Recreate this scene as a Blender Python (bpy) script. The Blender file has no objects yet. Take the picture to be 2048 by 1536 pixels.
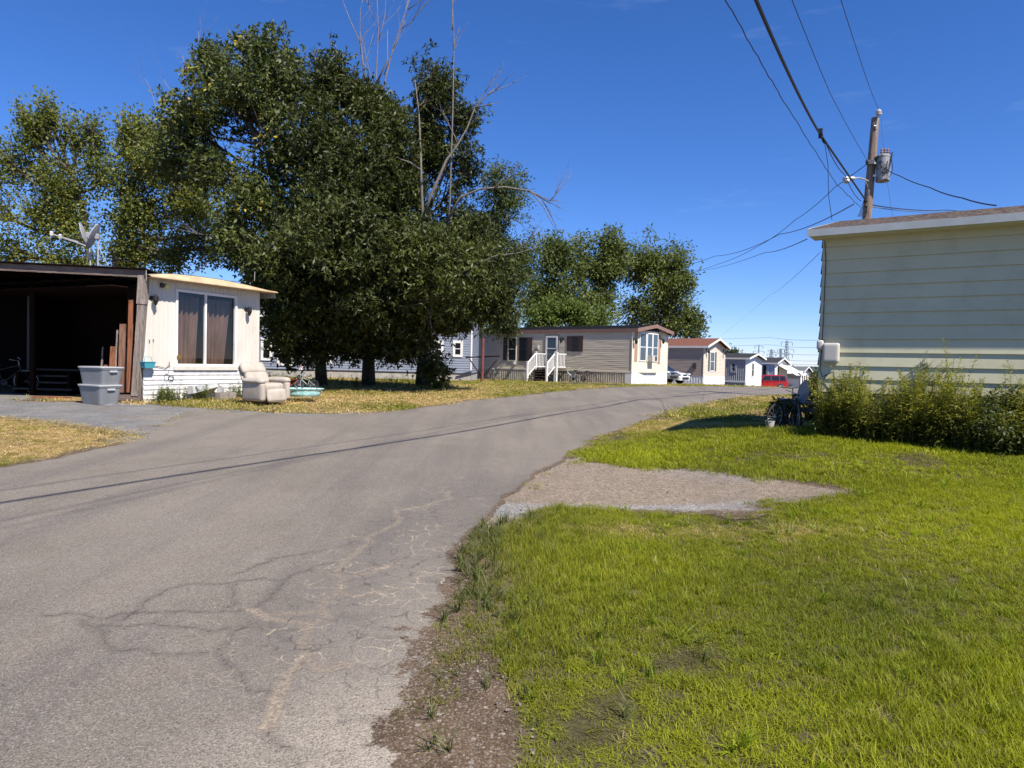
import bpy, math, random
import numpy as np
from mathutils import Vector, Matrix
random.seed(7); rng = np.random.default_rng(11)
sc = bpy.context.scene
COL = sc.collection
R = math.radians
# ---------------------------------------------------------------- camera
F = 1420.0; TH = math.atan(40/1420.0); RO = 0.024; EYE = 1.5
fw = np.array([0, math.cos(TH), -math.sin(TH)])
u0 = np.array([0, math.sin(TH), math.cos(TH)]); r0 = np.array([1.0, 0, 0])
rt = r0*math.cos(RO)+u0*math.sin(RO); up = u0*math.cos(RO)-r0*math.sin(RO)
cd = bpy.data.cameras.new('camera'); cam = bpy.data.objects.new('camera', cd); COL.objects.link(cam)
cd.lens = 36*F/2048; cd.sensor_width = 36; cd.clip_end = 20000; cd.clip_start = 0.05
m = Matrix.Identity(4)
for i in range(3):
    m[i][0] = rt[i]; m[i][1] = up[i]; m[i][2] = -fw[i]
m[2][3] = EYE
cam.matrix_world = m; sc.camera = cam
# ---------------------------------------------------------------- sky, sun, exposure
SUN_EL = R(51.5); SH = np.array([0.643, -0.766])      # horizontal direction towards the sun
w = bpy.data.worlds.new("World"); sc.world = w; w.use_nodes = True
wt = w.node_tree; wn = wt.nodes; wl = wt.links
bg = wn['Background']
sky = wn.new('ShaderNodeTexSky'); sky.sky_type = 'NISHITA'; sky.sun_disc = False
sky.sun_elevation = SUN_EL; sky.sun_rotation = math.atan2(SH[0], SH[1])
sky.air_density = 1.0; sky.dust_density = 0.0; sky.ozone_density = 6.0; sky.altitude = 1200
tc = wn.new('ShaderNodeTexCoord'); mp = wn.new('ShaderNodeMapping'); mp.inputs['Scale'].default_value = (2.2, 2.2, 11)
mp.inputs['Rotation'].default_value = (0.15, 0.1, 0.4)
nz = wn.new('ShaderNodeTexNoise'); nz.inputs['Scale'].default_value = 2.6; nz.inputs['Detail'].default_value = 7; nz.inputs['Roughness'].default_value = 0.62
rp = wn.new('ShaderNodeMapRange'); rp.inputs['From Min'].default_value = 0.60; rp.inputs['From Max'].default_value = 0.82; rp.inputs['To Max'].default_value = 0.09
mx = wn.new('ShaderNodeMixRGB'); mx.inputs['Color2'].default_value = (7.5, 8.5, 10, 1)
hs = wn.new('ShaderNodeHueSaturation'); hs.inputs['Saturation'].default_value = 1.18
wl.new(tc.outputs['Generated'], mp.inputs['Vector']); wl.new(mp.outputs[0], nz.inputs['Vector']); wl.new(nz.outputs['Fac'], rp.inputs['Value'])
tn = wn.new('ShaderNodeMixRGB'); tn.blend_type = 'MULTIPLY'; tn.inputs[0].default_value = 1; tn.inputs[2].default_value = (1.03, 1.0, 1.26, 1)
wl.new(sky.outputs[0], hs.inputs['Color']); wl.new(hs.outputs[0], tn.inputs[1]); wl.new(tn.outputs[0], mx.inputs['Color1']); wl.new(rp.outputs[0], mx.inputs['Fac']); wl.new(mx.outputs[0], bg.inputs['Color'])
bg.inputs['Strength'].default_value = 0.078
sd = bpy.data.lights.new('sun', 'SUN'); sun = bpy.data.objects.new('sun', sd); COL.objects.link(sun)
sd.energy = 5.0; sd.angle = R(0.53); sd.color = (1.0, 0.94, 0.85)
sv = Vector((SH[0]*math.cos(SUN_EL), SH[1]*math.cos(SUN_EL), math.sin(SUN_EL)))
sun.rotation_euler = sv.to_track_quat('Z', 'Y').to_euler(); sun.location = (20, -20, 40)
sc.view_settings.view_transform = 'Standard'; sc.view_settings.look = 'None'; sc.view_settings.gamma = 1
sc.view_settings.exposure = 0.75
sc.cycles.max_bounces = 6; sc.cycles.diffuse_bounces = 3; sc.cycles.glossy_bounces = 2; sc.cycles.transparent_max_bounces = 8

# ---------------------------------------------------------------- terrain and photo rays
_ky = [-400, -6, 2, 9, 16, 28, 38, 48, 59, 71, 90, 125, 200, 500, 3000]
_kz = [-.2, 0, 0, .17, .35, .47, .50, .33, .00, -.47, -1.15, -1.9, -3.5, -6, -10]
_ty = np.arange(-400, 3001, 0.5); _tz = np.interp(_ty, _ky, _kz)
_k = np.exp(-np.linspace(-2.2, 2.2, 13)**2); _k /= _k.sum(); _tz2 = np.convolve(_tz, _k, 'same'); _tz2[:8] = _tz[:8]; _tz2[-8:] = _tz[-8:]
def S(v, a, b):
    t = np.clip((v-a)/(b-a), 0, 1); return t*t*(3-2*t)
def g(x, y):
    z = np.interp(y, _ty, _tz2)
    z = z + .33*S(x, 1.5, 4.6)*S(y, 3.5, 9)*(1-S(y, 10.3, 15)*.75)*(1-S(y, 14, 24))
    z = z + .012*np.sin(x*1.3+y*.7)*S(x, .6, 2.5)*(1-S(y, 20, 40)) + .01*np.sin(x*.5-y*1.1)
    return z
def gz(x, y): return float(g(np.array(float(x)), np.array(float(y))))
def ray(px, py): return fw + ((px-1024)/F)*rt + ((768-py)/F)*up
def at(px, py, Y):
    d = ray(px, py); t = Y/d[1]; return np.array([d[0]*t, Y, EYE+d[2]*t])
def gp(px, py):
    d = ray(px, py); t = 2.0
    while t < 70:
        x, y, z = d[0]*t, d[1]*t, EYE+d[2]*t
        if z <= gz(x, y): break
        t += max(.02, t*.004)
    return (d[0]*t, d[1]*t)
def snoise(P, scale, seed=0, octv=3):
    r = np.random.default_rng(seed); out = 0; a = 1; tot = 0
    for o in range(octv):
        for k in range(5):
            v = r.normal(size=P.shape[1]); v /= np.linalg.norm(v)
            out = out + a*np.sin(P @ v*scale*(2**o)*r.uniform(.7, 1.4)+r.uniform(0, 6.28)); tot += a*.5
        a *= .55
    return out/tot*.9

# ---------------------------------------------------------------- material helper
def mat(name, col, rough=.7, col2=None, scale=3, detail=4, bump=0, bscale=None, spec=.3, metal=0, stretch=(1, 1, 1), ramp=(.35, .65), attr=None, coords='Object', grime=None, transl=0, coat=0):
    mt = bpy.data.materials.new(name); mt.use_nodes = True
    t = mt.node_tree; n = t.nodes; l = t.links; b = n['Principled BSDF']
    b.inputs['Roughness'].default_value = rough; b.inputs['Specular IOR Level'].default_value = spec; b.inputs['Metallic'].default_value = metal
    if coat: b.inputs['Coat Weight'].default_value = coat; b.inputs['Coat Roughness'].default_value = .08
    c4 = lambda c: (c[0], c[1], c[2], 1)
    b.inputs['Base Color'].default_value = c4(col); src = None
    tcn = n.new('ShaderNodeTexCoord'); mpn = n.new('ShaderNodeMapping'); mpn.inputs['Scale'].default_value = stretch
    l.new(tcn.outputs[coords], mpn.inputs['Vector'])
    def noise(s, d=4, r=.6):
        q = n.new('ShaderNodeTexNoise'); q.inputs['Scale'].default_value = s; q.inputs['Detail'].default_value = d; q.inputs['Roughness'].default_value = r
        l.new(mpn.outputs[0], q.inputs['Vector']); return q
    def rmp(out, a, c_, lo=0, hi=1):
        q = n.new('ShaderNodeMapRange'); q.inputs['From Min'].default_value = a; q.inputs['From Max'].default_value = c_
        q.inputs['To Min'].default_value = lo; q.inputs['To Max'].default_value = hi; l.new(out, q.inputs['Value']); return q.outputs[0]
    def mix(f, a, c_, mode='MIX'):
        q = n.new('ShaderNodeMixRGB'); q.blend_type = mode
        if isinstance(f, float): q.inputs[0].default_value = f
        else: l.new(f, q.inputs[0])
        for i, v in ((1, a), (2, c_)):
            if isinstance(v, tuple): q.inputs[i].default_value = c4(v)
            else: l.new(v, q.inputs[i])
        return q.outputs[0]
    src = col
    if attr:
        a = n.new('ShaderNodeAttribute'); a.attribute_name = attr[0]; a.attribute_type = attr[1]; src = mix(1.0, tuple(col), a.outputs['Color'], 'MULTIPLY')
    if col2 is not None:
        q = noise(scale, detail); src = mix(rmp(q.outputs['Fac'], *ramp), tuple(src) if isinstance(src, (tuple, list)) else src, tuple(col2))
    if grime:
        q = noise(grime[1], 6, .7); src = mix(rmp(q.outputs['Fac'], .5, .72, 0, grime[2]), tuple(src) if isinstance(src, (tuple, list)) else src, tuple(grime[0]))
    if not isinstance(src, (tuple, list)): l.new(src, b.inputs['Base Color'])
    if bump:
        q = noise(bscale or scale*4, 5); bp = n.new('ShaderNodeBump'); bp.inputs['Strength'].default_value = min(1, bump*3); bp.inputs['Distance'].default_value = .03*bump*4
        l.new(q.outputs['Fac'], bp.inputs['Height']); l.new(bp.outputs[0], b.inputs['Normal'])
    if transl:
        tr = n.new('ShaderNodeBsdfTranslucent'); ms = n.new('ShaderNodeMixShader'); ms.inputs[0].default_value = transl
        if isinstance(src, (tuple, list)): tr.inputs[0].default_value = c4(src)
        else: l.new(mix(1.0, src, (1.5, 1.6, .7), 'MULTIPLY'), tr.inputs[0])
        l.new(b.outputs[0], ms.inputs[1]); l.new(tr.outputs[0], ms.inputs[2]); l.new(ms.outputs[0], n['Material Output'].inputs[0])
    return mt
def glass(name, tint=(.6, .65, .68), op=.25, col=(.02, .022, .025)):
    mt = bpy.data.materials.new(name); mt.use_nodes = True; t = mt.node_tree; n = t.nodes; l = t.links; n.remove(n['Principled BSDF'])
    gl = n.new('ShaderNodeBsdfGlossy'); gl.inputs['Roughness'].default_value = .02; gl.inputs['Color'].default_value = (1, 1, 1, 1)
    tr = n.new('ShaderNodeBsdfTransparent'); tr.inputs[0].default_value = (*tint, 1)
    lw_ = n.new('ShaderNodeLayerWeight'); lw_.inputs['Blend'].default_value = .5; pw = n.new('ShaderNodeMath'); pw.operation = 'POWER'; pw.inputs[1].default_value = 4.0; l.new(lw_.outputs['Facing'], pw.inputs[0]); fr = n.new('ShaderNodeMath'); fr.operation = 'MULTIPLY_ADD'; fr.inputs[1].default_value = .85; fr.inputs[2].default_value = .05; l.new(pw.outputs[0], fr.inputs[0]); m1 = n.new('ShaderNodeMixShader')
    df = n.new('ShaderNodeBsdfDiffuse'); df.inputs[0].default_value = (*col, 1); m2 = n.new('ShaderNodeMixShader'); m2.inputs[0].default_value = op
    l.new(tr.outputs[0], m2.inputs[1]); l.new(df.outputs[0], m2.inputs[2])
    l.new(fr.outputs[0], m1.inputs[0]); l.new(m2.outputs[0], m1.inputs[1]); l.new(gl.outputs[0], m1.inputs[2]); l.new(m1.outputs[0], n['Material Output'].inputs[0])
    return mt

# ---------------------------------------------------------------- object helpers
def tag(o, label=None, cat=None, group=None, kind=None):
    if label: o['label'] = label
    if cat: o['category'] = cat
    if group: o['group'] = group
    if kind: o['kind'] = kind
    return o
def thing(name, label, cat, loc=(0, 0, 0), rz=0, group=None, rx=0, ry=0):
    o = bpy.data.objects.new(name, None); COL.objects.link(o); o.location = loc; o.rotation_euler = (rx, ry, rz); o.empty_display_size = .3
    return tag(o, label, cat, group)
class MB:
    def __init__(s): s.v = []; s.f = []
    def add(s, vs, fs):
        b = len(s.v); s.v += [tuple(map(float, p)) for p in vs]; s.f += [tuple(b+i for i in f) for f in fs]; return s
    def quad(s, a, b, c, d): return s.add([a, b, c, d], [(0, 1, 2, 3)])
    def box(s, lo, hi):
        x0, y0, z0 = lo; x1, y1, z1 = hi
        return s.add([(x0,y0,z0),(x1,y0,z0),(x1,y1,z0),(x0,y1,z0),(x0,y0,z1),(x1,y0,z1),(x1,y1,z1),(x0,y1,z1)],
                     [(0,3,2,1),(4,5,6,7),(0,1,5,4),(1,2,6,5),(2,3,7,6),(3,0,4,7)])
    def bar(s, a, b, w, h, upv=(0, 0, 1)):
        a = np.array(a, float); b = np.array(b, float); d = b-a; d /= np.linalg.norm(d)
        u = np.array(upv, float)
        if abs(d @ u) > .98: u = np.array([0, 1.0, 0])
        sx = np.cross(d, u); sx /= np.linalg.norm(sx); u = np.cross(sx, d)
        P = []
        for q in (a, b):
            for i, j in ((-1, -1), (1, -1), (1, 1), (-1, 1)): P.append(q+sx*w/2*i+u*h/2*j)
        return s.add(P, [(3,2,1,0),(4,5,6,7),(0,1,5,4),(1,2,6,5),(2,3,7,6),(3,0,4,7)])
    def tube(s, pts, r, n=8, caps=True):
        pts = [np.array(p, float) for p in pts]; k = len(pts)
        rs = r if hasattr(r, '__len__') else [r]*k
        P = []; pu = None
        for i, p in enumerate(pts):
            d = pts[min(i+1, k-1)]-pts[max(i-1, 0)]; d = d/(np.linalg.norm(d)+1e-9)
            if pu is None: pu = np.array([0, 0, 1.0]) if abs(d[2]) < .9 else np.array([1.0, 0, 0])
            sx = np.cross(d, pu); sx /= np.linalg.norm(sx)+1e-9; uu = np.cross(sx, d); pu = uu
            for j in range(n):
                a = 2*math.pi*j/n; P.append(p+rs[i]*(math.cos(a)*sx+math.sin(a)*uu))
        Fc = [(i*n+j, i*n+(j+1) % n, (i+1)*n+(j+1) % n, (i+1)*n+j) for i in range(k-1) for j in range(n)]
        if caps: Fc += [tuple(range(n-1, -1, -1)), tuple((k-1)*n+j for j in range(n))]
        return s.add(P, Fc)
    def lathe(s, prof, c=(0, 0, 0), n=20, axis='z', sx=1, sy=1):
        P = []
        for r_, z in prof:
            for j in range(n):
                a = 2*math.pi*j/n; x, y = r_*math.cos(a)*sx, r_*math.sin(a)*sy
                q = (x, y, z) if axis == 'z' else ((z, x, y) if axis == 'x' else (x, z, y)); P.append((q[0]+c[0], q[1]+c[1], q[2]+c[2]))
        k = len(prof)
        return s.add(P, [(i*n+j, i*n+(j+1) % n, (i+1)*n+(j+1) % n, (i+1)*n+j) for i in range(k-1) for j in range(n)]+[tuple(range(n-1, -1, -1)), tuple((k-1)*n+j for j in range(n))])
    def rbox(s, c, size, r=.05, n=5, rot=None, puff=0):
        c = np.array(c, float); h = np.array(size, float)/2; r = min(r, h.min()*.98)
        ts = np.concatenate([[-1, ], -1+np.array([.15, .4, .7, 1])*1.0]) if False else np.linspace(-1, 1, n*2+1)
        Mx = rot if rot is not None else np.eye(3)
        for ax in range(3):
            for sg in (-1, 1):
                o1, o2 = (ax+1) % 3, (ax+2) % 3; P = []
                for a in ts:
                    for b in ts:
                        q = np.zeros(3); q[ax] = sg; q[o1] = math.copysign(abs(a)**.6, a) if a else 0; q[o2] = math.copysign(abs(b)**.6, b) if b else 0
                        p = q*h; inner = np.clip(p, -(h-r), h-r); d = p-inner; L = np.linalg.norm(d)
                        if L > 0: p = inner+d/L*r
                        if puff: p = p+q*puff*(1-q[o1]**2)*(1-q[o2]**2)*np.array([ax == 0, ax == 1, ax == 2])
                        P.append(Mx @ p+c)
                N = len(ts)
                fs = [(i*N+j, (i+1)*N+j, (i+1)*N+j+1, i*N+j+1) for i in range(N-1) for j in range(N-1)]
                if sg < 0: fs = [f[::-1] for f in fs]
                s.add(P, fs)
        return s
    def extr(s, poly, y0, y1, ax='y'):
        """prism from a polygon in (x,z), extruded along y (ax='y'), or (y,z) along x"""
        mk = (lambda p, t: (p[0], t, p[1])) if ax == 'y' else ((lambda p, t: (t, p[0], p[1])) if ax == 'x' else (lambda p, t: (p[0], p[1], t)))
        n = len(poly); P = [mk(p, y0) for p in poly]+[mk(p, y1) for p in poly]
        return s.add(P, [tuple(range(n)), tuple(range(2*n-1, n-1, -1))]+[(i, n+i, n+(i+1) % n, (i+1) % n) for i in range(n)])
    def build(s, name, m, parent=None, smooth=False, loc=None, rz=None):
        me = bpy.data.meshes.new(name); me.from_pydata(s.v, [], s.f); me.materials.append(m)
        if smooth: me.shade_smooth()
        o = bpy.data.objects.new(name, me); COL.objects.link(o)
        if parent: o.parent = parent
        if loc is not None: o.location = loc
        if rz is not None: o.rotation_euler = (0, 0, rz)
        import bmesh
        bm = bmesh.new(); bm.from_mesh(me)
        bmesh.ops.remove_doubles(bm, verts=bm.verts, dist=1e-5)
        bmesh.ops.recalc_face_normals(bm, faces=bm.faces); bm.to_mesh(me); bm.free()
        return o
def npmesh(name, V, Fq, m, parent=None, col=None, cname='tint', smooth=False, fl=None):
    me = bpy.data.meshes.new(name); n = len(Fq); k = Fq.shape[1]
    me.vertices.add(len(V)); me.vertices.foreach_set('co', np.ascontiguousarray(V, np.float32).ravel())
    me.loops.add(n*k); me.loops.foreach_set('vertex_index', np.ascontiguousarray(Fq, np.int32).ravel())
    me.polygons.add(n); me.polygons.foreach_set('loop_start', np.arange(0, n*k, k, dtype=np.int32)); me.polygons.foreach_set('loop_total', np.full(n, k, np.int32))
    if smooth: me.polygons.foreach_set('use_smooth', np.ones(n, bool))
    me.update(calc_edges=True); me.materials.append(m)
    if col is not None:
        a = me.color_attributes.new(cname, 'FLOAT_COLOR', 'POINT'); c = np.ones((len(V), 4), np.float32); c[:, :3] = col; a.data.foreach_set('color', c.ravel())
    for kx, vx in (fl or {}).items():
        a = me.attributes.new(kx, 'FLOAT', 'POINT'); a.data.foreach_set('value', np.ascontiguousarray(vx, np.float32))
    o = bpy.data.objects.new(name, me); COL.objects.link(o)
    if parent: o.parent = parent
    return o
def boxes(L_, name, m, parent):
    for a, b in L_: MB().box(a, b).build(name, m, parent)
def copy_tree(o, parent=None):
    c = o.copy(); COL.objects.link(c)
    if parent is not None: c.parent = parent
    for ch in list(o.children): copy_tree(ch, c)
    return c
def siding(mb, p0, p1, z0, z1, e, t=.016, jit=0, seed=0, sub=.5):
    """lap boards on the vertical plane p0->p1 (outward to the right of the direction)"""
    p0 = np.array(p0, float); p1 = np.array(p1, float); L = np.linalg.norm(p1-p0); d = (p1-p0)/L; n = np.array([d[1], -d[0]])
    N = max(1, int(L/sub)) if jit else 1; r = random.Random(seed)
    z = z0; k = 0
    while z < z1-1e-4:
        zt = min(z+e, z1); fr = (zt-z)/e
        for i in range(N):
            if i == 0 or not jit: ja = [0, 0]
            a, b = L*i/N, L*(i+1)/N
            nxt = [r.uniform(-jit, jit), r.uniform(-jit, jit)] if jit and i < N-1 else [0, 0]
            def P(s, off, zz): q = p0+d*s+n*off; return (q[0], q[1], zz)
            t1 = t*(1-fr)+.001
            mb.quad(P(a, t+ja[0], z), P(b, t+nxt[0], z), P(b, t1+nxt[1], zt), P(a, t1+ja[1], zt))
            mb.quad(P(a, 0, z+.001), P(b, 0, z+.001), P(b, t+nxt[0], z), P(a, t+ja[0], z))
            ja = nxt
        z = zt; k += 1
    return mb
def vribs(mb, p0, p1, z0, z1, pitch=.1, dep=.012, dz=0):
    p0 = np.array(p0, float); p1 = np.array(p1, float); L = np.linalg.norm(p1-p0); d = (p1-p0)/L; n = np.array([d[1], -d[0]])
    k = max(1, int(round(L/pitch))); pr = []
    for i in range(k):
        s = L*i/k; q = L/k
        pr += [(s, 0), (s+q*.62, 0), (s+q*.70, dep), (s+q*.92, dep)]
    pr.append((L, 0))
    z1f = z1 if callable(z1) else (lambda s: z1)
    for (a, oa), (b, ob) in zip(pr, pr[1:]):
        A = p0+d*a+n*oa; B = p0+d*b+n*ob
        mb.quad((A[0], A[1], z0), (B[0], B[1], z0), (B[0], B[1], z1f(b)), (A[0], A[1], z1f(a)))
    return mb
def window(parent, x0, x1, z0, z1, mf, mg, n=None, y=0, fr=.05, proud=.035, rail=True, mull=0, ax='x', name='window', curtain=None, fixed=0):
    """framed sash on a wall plane; ax='x': wall along x facing -y at y; ax='y': wall along y facing +x at x=y"""
    def tr(mb):
        if ax == 'y': mb.v = [(y-(q[1]), q[0], q[2]) for q in mb.v]
        else: mb.v = [(q[0], y+q[1], q[2]) for q in mb.v]
        return mb
    f = MB()
    f.box((x0-fr, -proud, z0-fr), (x0, 0, z1+fr)); f.box((x1, -proud, z0-fr), (x1+fr, 0, z1+fr))
    f.box((x0, -proud, z1), (x1, 0, z1+fr)); f.box((x0, -proud-.01, z0-fr), (x1, 0, z0))
    if rail: f.box((x0, -proud+.004, (z0+z1)/2-.018), (x1, 0, (z0+z1)/2+.018))
    for k in range(mull): xx = x0+(x1-x0)*(k+1)/(mull+1); f.box((xx-.02, -proud+.002, z0), (xx+.02, 0, z1))
    fo = tr(f).build(name, mf, parent)
    p = MB().quad((x0, -.022, z0), (x1, -.022, z0), (x1, -.022, z1), (x0, -.022, z1)); tr(p).build('pane', mg, fo)
    return fo
# ================================================================ GROUND, ROAD
def sdist(P, poly, closed=True):
    """signed distance (positive inside) to polygon, or distance to open polyline"""
    poly = np.array(poly, float); A = poly; B = np.roll(poly, -1, 0)
    if not closed: A, B = poly[:-1], poly[1:]
    D = np.full(len(P), 1e9); ins = np.zeros(len(P), bool)
    for a, b in zip(A, B):
        ab = b-a; t = np.clip(((P-a) @ ab)/(ab @ ab+1e-12), 0, 1); q = a+t[:, None]*ab; D = np.minimum(D, np.hypot(*(P-q).T))
        if closed:
            c = ((a[1] > P[:, 1]) != (b[1] > P[:, 1])); xx = a[0]+(P[:, 1]-a[1])*(b[0]-a[0])/(b[1]-a[1]+1e-12); ins ^= c & (P[:, 0] < xx)
    return np.where(ins, D, -D) if closed else D
pxs = lambda L: [gp(*q) for q in L]
left_lawn_edge = pxs([(400, 822), (480, 829), (560, 833), (640, 834), (720, 830), (800, 822), (900, 808), (1000, 796), (1100, 785), (1190, 777)])
right_edge = pxs([(740, 1620), (775, 1536), (790, 1450), (830, 1330), (880, 1210), (905, 1110), (950, 1050), (1010, 1000), (1060, 962), (1105, 935), (1140, 908), (1200, 874), (1300, 838), (1400, 810), (1480, 795)])
island = pxs([(-500, 838), (0, 834), (120, 846), (200, 856), (262, 868), (300, 879), (220, 894), (120, 916), (0, 936), (-500, 1010)])
road_poly = [(-60, -30), (-60, 4.5), (-14, 5.0)]+island[:-1][::-1][:0]+[island[-1]]+[island[-2], island[-3], island[-4], island[-5]]+left_lawn_edge+[(8.7, 39.5), (14, 46), (24, 58), (34, 70), (60, 100), (110, 160), (125, 150), (72, 96), (45, 67), (33, 53), (23, 41), (16, 34.2)]+right_edge[::-1]+[(right_edge[0][0]+.1, 0), (1.0, -6), (2, -30)]
drive_poly = [island[1]]+island[2:6]+left_lawn_edge[:5]+pxs([(560, 827), (400, 817), (250, 806), (40, 803)])+[(-13, 19.5), (-20, 18.5), (-20, 15.3), island[0]]
patch_poly = pxs([(975, 1052), (1010, 990), (1060, 955), (1120, 926), (1180, 925), (1260, 936), (1400, 944), (1500, 952), (1600, 966), (1675, 984), (1620, 1002), (1540, 1008), (1500, 1016), (1540, 1022), (1480, 1030), (1380, 1026), (1250, 1022), (1120, 1016), (1050, 1024), (1000, 1040)])
dirt_poly = pxs([(760, 1600), (800, 1440), (850, 1300), (900, 1235), (985, 1230), (1010, 1300), (1040, 1400), (1060, 1536), (1080, 1620)])
def axis(lo, a, b, hi, st, gr):
    v = list(np.arange(a, b+1e-6, st)); s = st
    while v[-1] < hi: s = min(s*gr, 120); v.append(v[-1]+s)
    s = st; w_ = [a]
    while w_[-1] > lo: s = min(s*gr, 120); w_.append(w_[-1]-s)
    return np.array(w_[1:][::-1]+v)
ax_ = axis(-3000, -3.4, 1.6, 3000, .02, 1.05); ay_ = axis(-300, 1.95, 7.2, 3000, .02, 1.035)
GX, GY = np.meshgrid(ax_, ay_); PG = np.stack([GX.ravel(), GY.ravel()], 1); nx, ny = len(ax_), len(ay_)
ZG = g(PG[:, 0], PG[:, 1])
near = (np.abs(PG[:, 0]) < 140) & (PG[:, 1] < 180) & (PG[:, 1] > -40)
def fld(poly, closed=True, dflt=-50.):
    o = np.full(len(PG), dflt); o[near] = sdist(PG[near], poly, closed); return o
wob = snoise(PG, 2.2, 3, 4)*.10+snoise(PG, 9, 5, 2)*.03
d_road = fld(road_poly)+wob*S(PG[:, 1], 1, 4)*np.where(PG[:, 1] > 25, 1.5, 1)
d_drive = fld(drive_poly)+wob*2; d_patch = fld(patch_poly)+wob*1.6; d_dirt = fld(dirt_poly)+wob*2
def dryness(P):
    x, y = P[:, 0], P[:, 1]
    left = S(-(x-(-1+y*.02)), -.5, .5)*S(y, 8, 9)
    n1 = snoise(P, .9, 21, 4)
    leftd = np.clip(.78+.5*n1-.25*S(y, 27, 40), 0, 1)
    strip = S(y, 11.2, 14)*(1-left); stripd = np.clip(.45+.5*n1, 0, 1)
    nearr = np.clip(.04+.14*n1+.42*np.exp(-((y-6.0)/.26)**2)*S(x, .3, 1)*(1-S(x, 2.0, 3.4))*(.6+n1), 0, .8)
    far = S(y, 26, 34); fard = np.clip(.45+.45*n1, 0, 1)
    d = nearr*(1-strip)+stripd*strip; d = d*(1-left)+leftd*left
    return np.clip(d*(1-far)+fard*far, 0, 1)
DRY = dryness(PG)
idx = np.arange(nx*ny).reshape(ny, nx); FG = np.stack([idx[:-1, :-1], idx[:-1, 1:], idx[1:, 1:], idx[1:, :-1]], -1).reshape(-1, 4)

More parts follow.
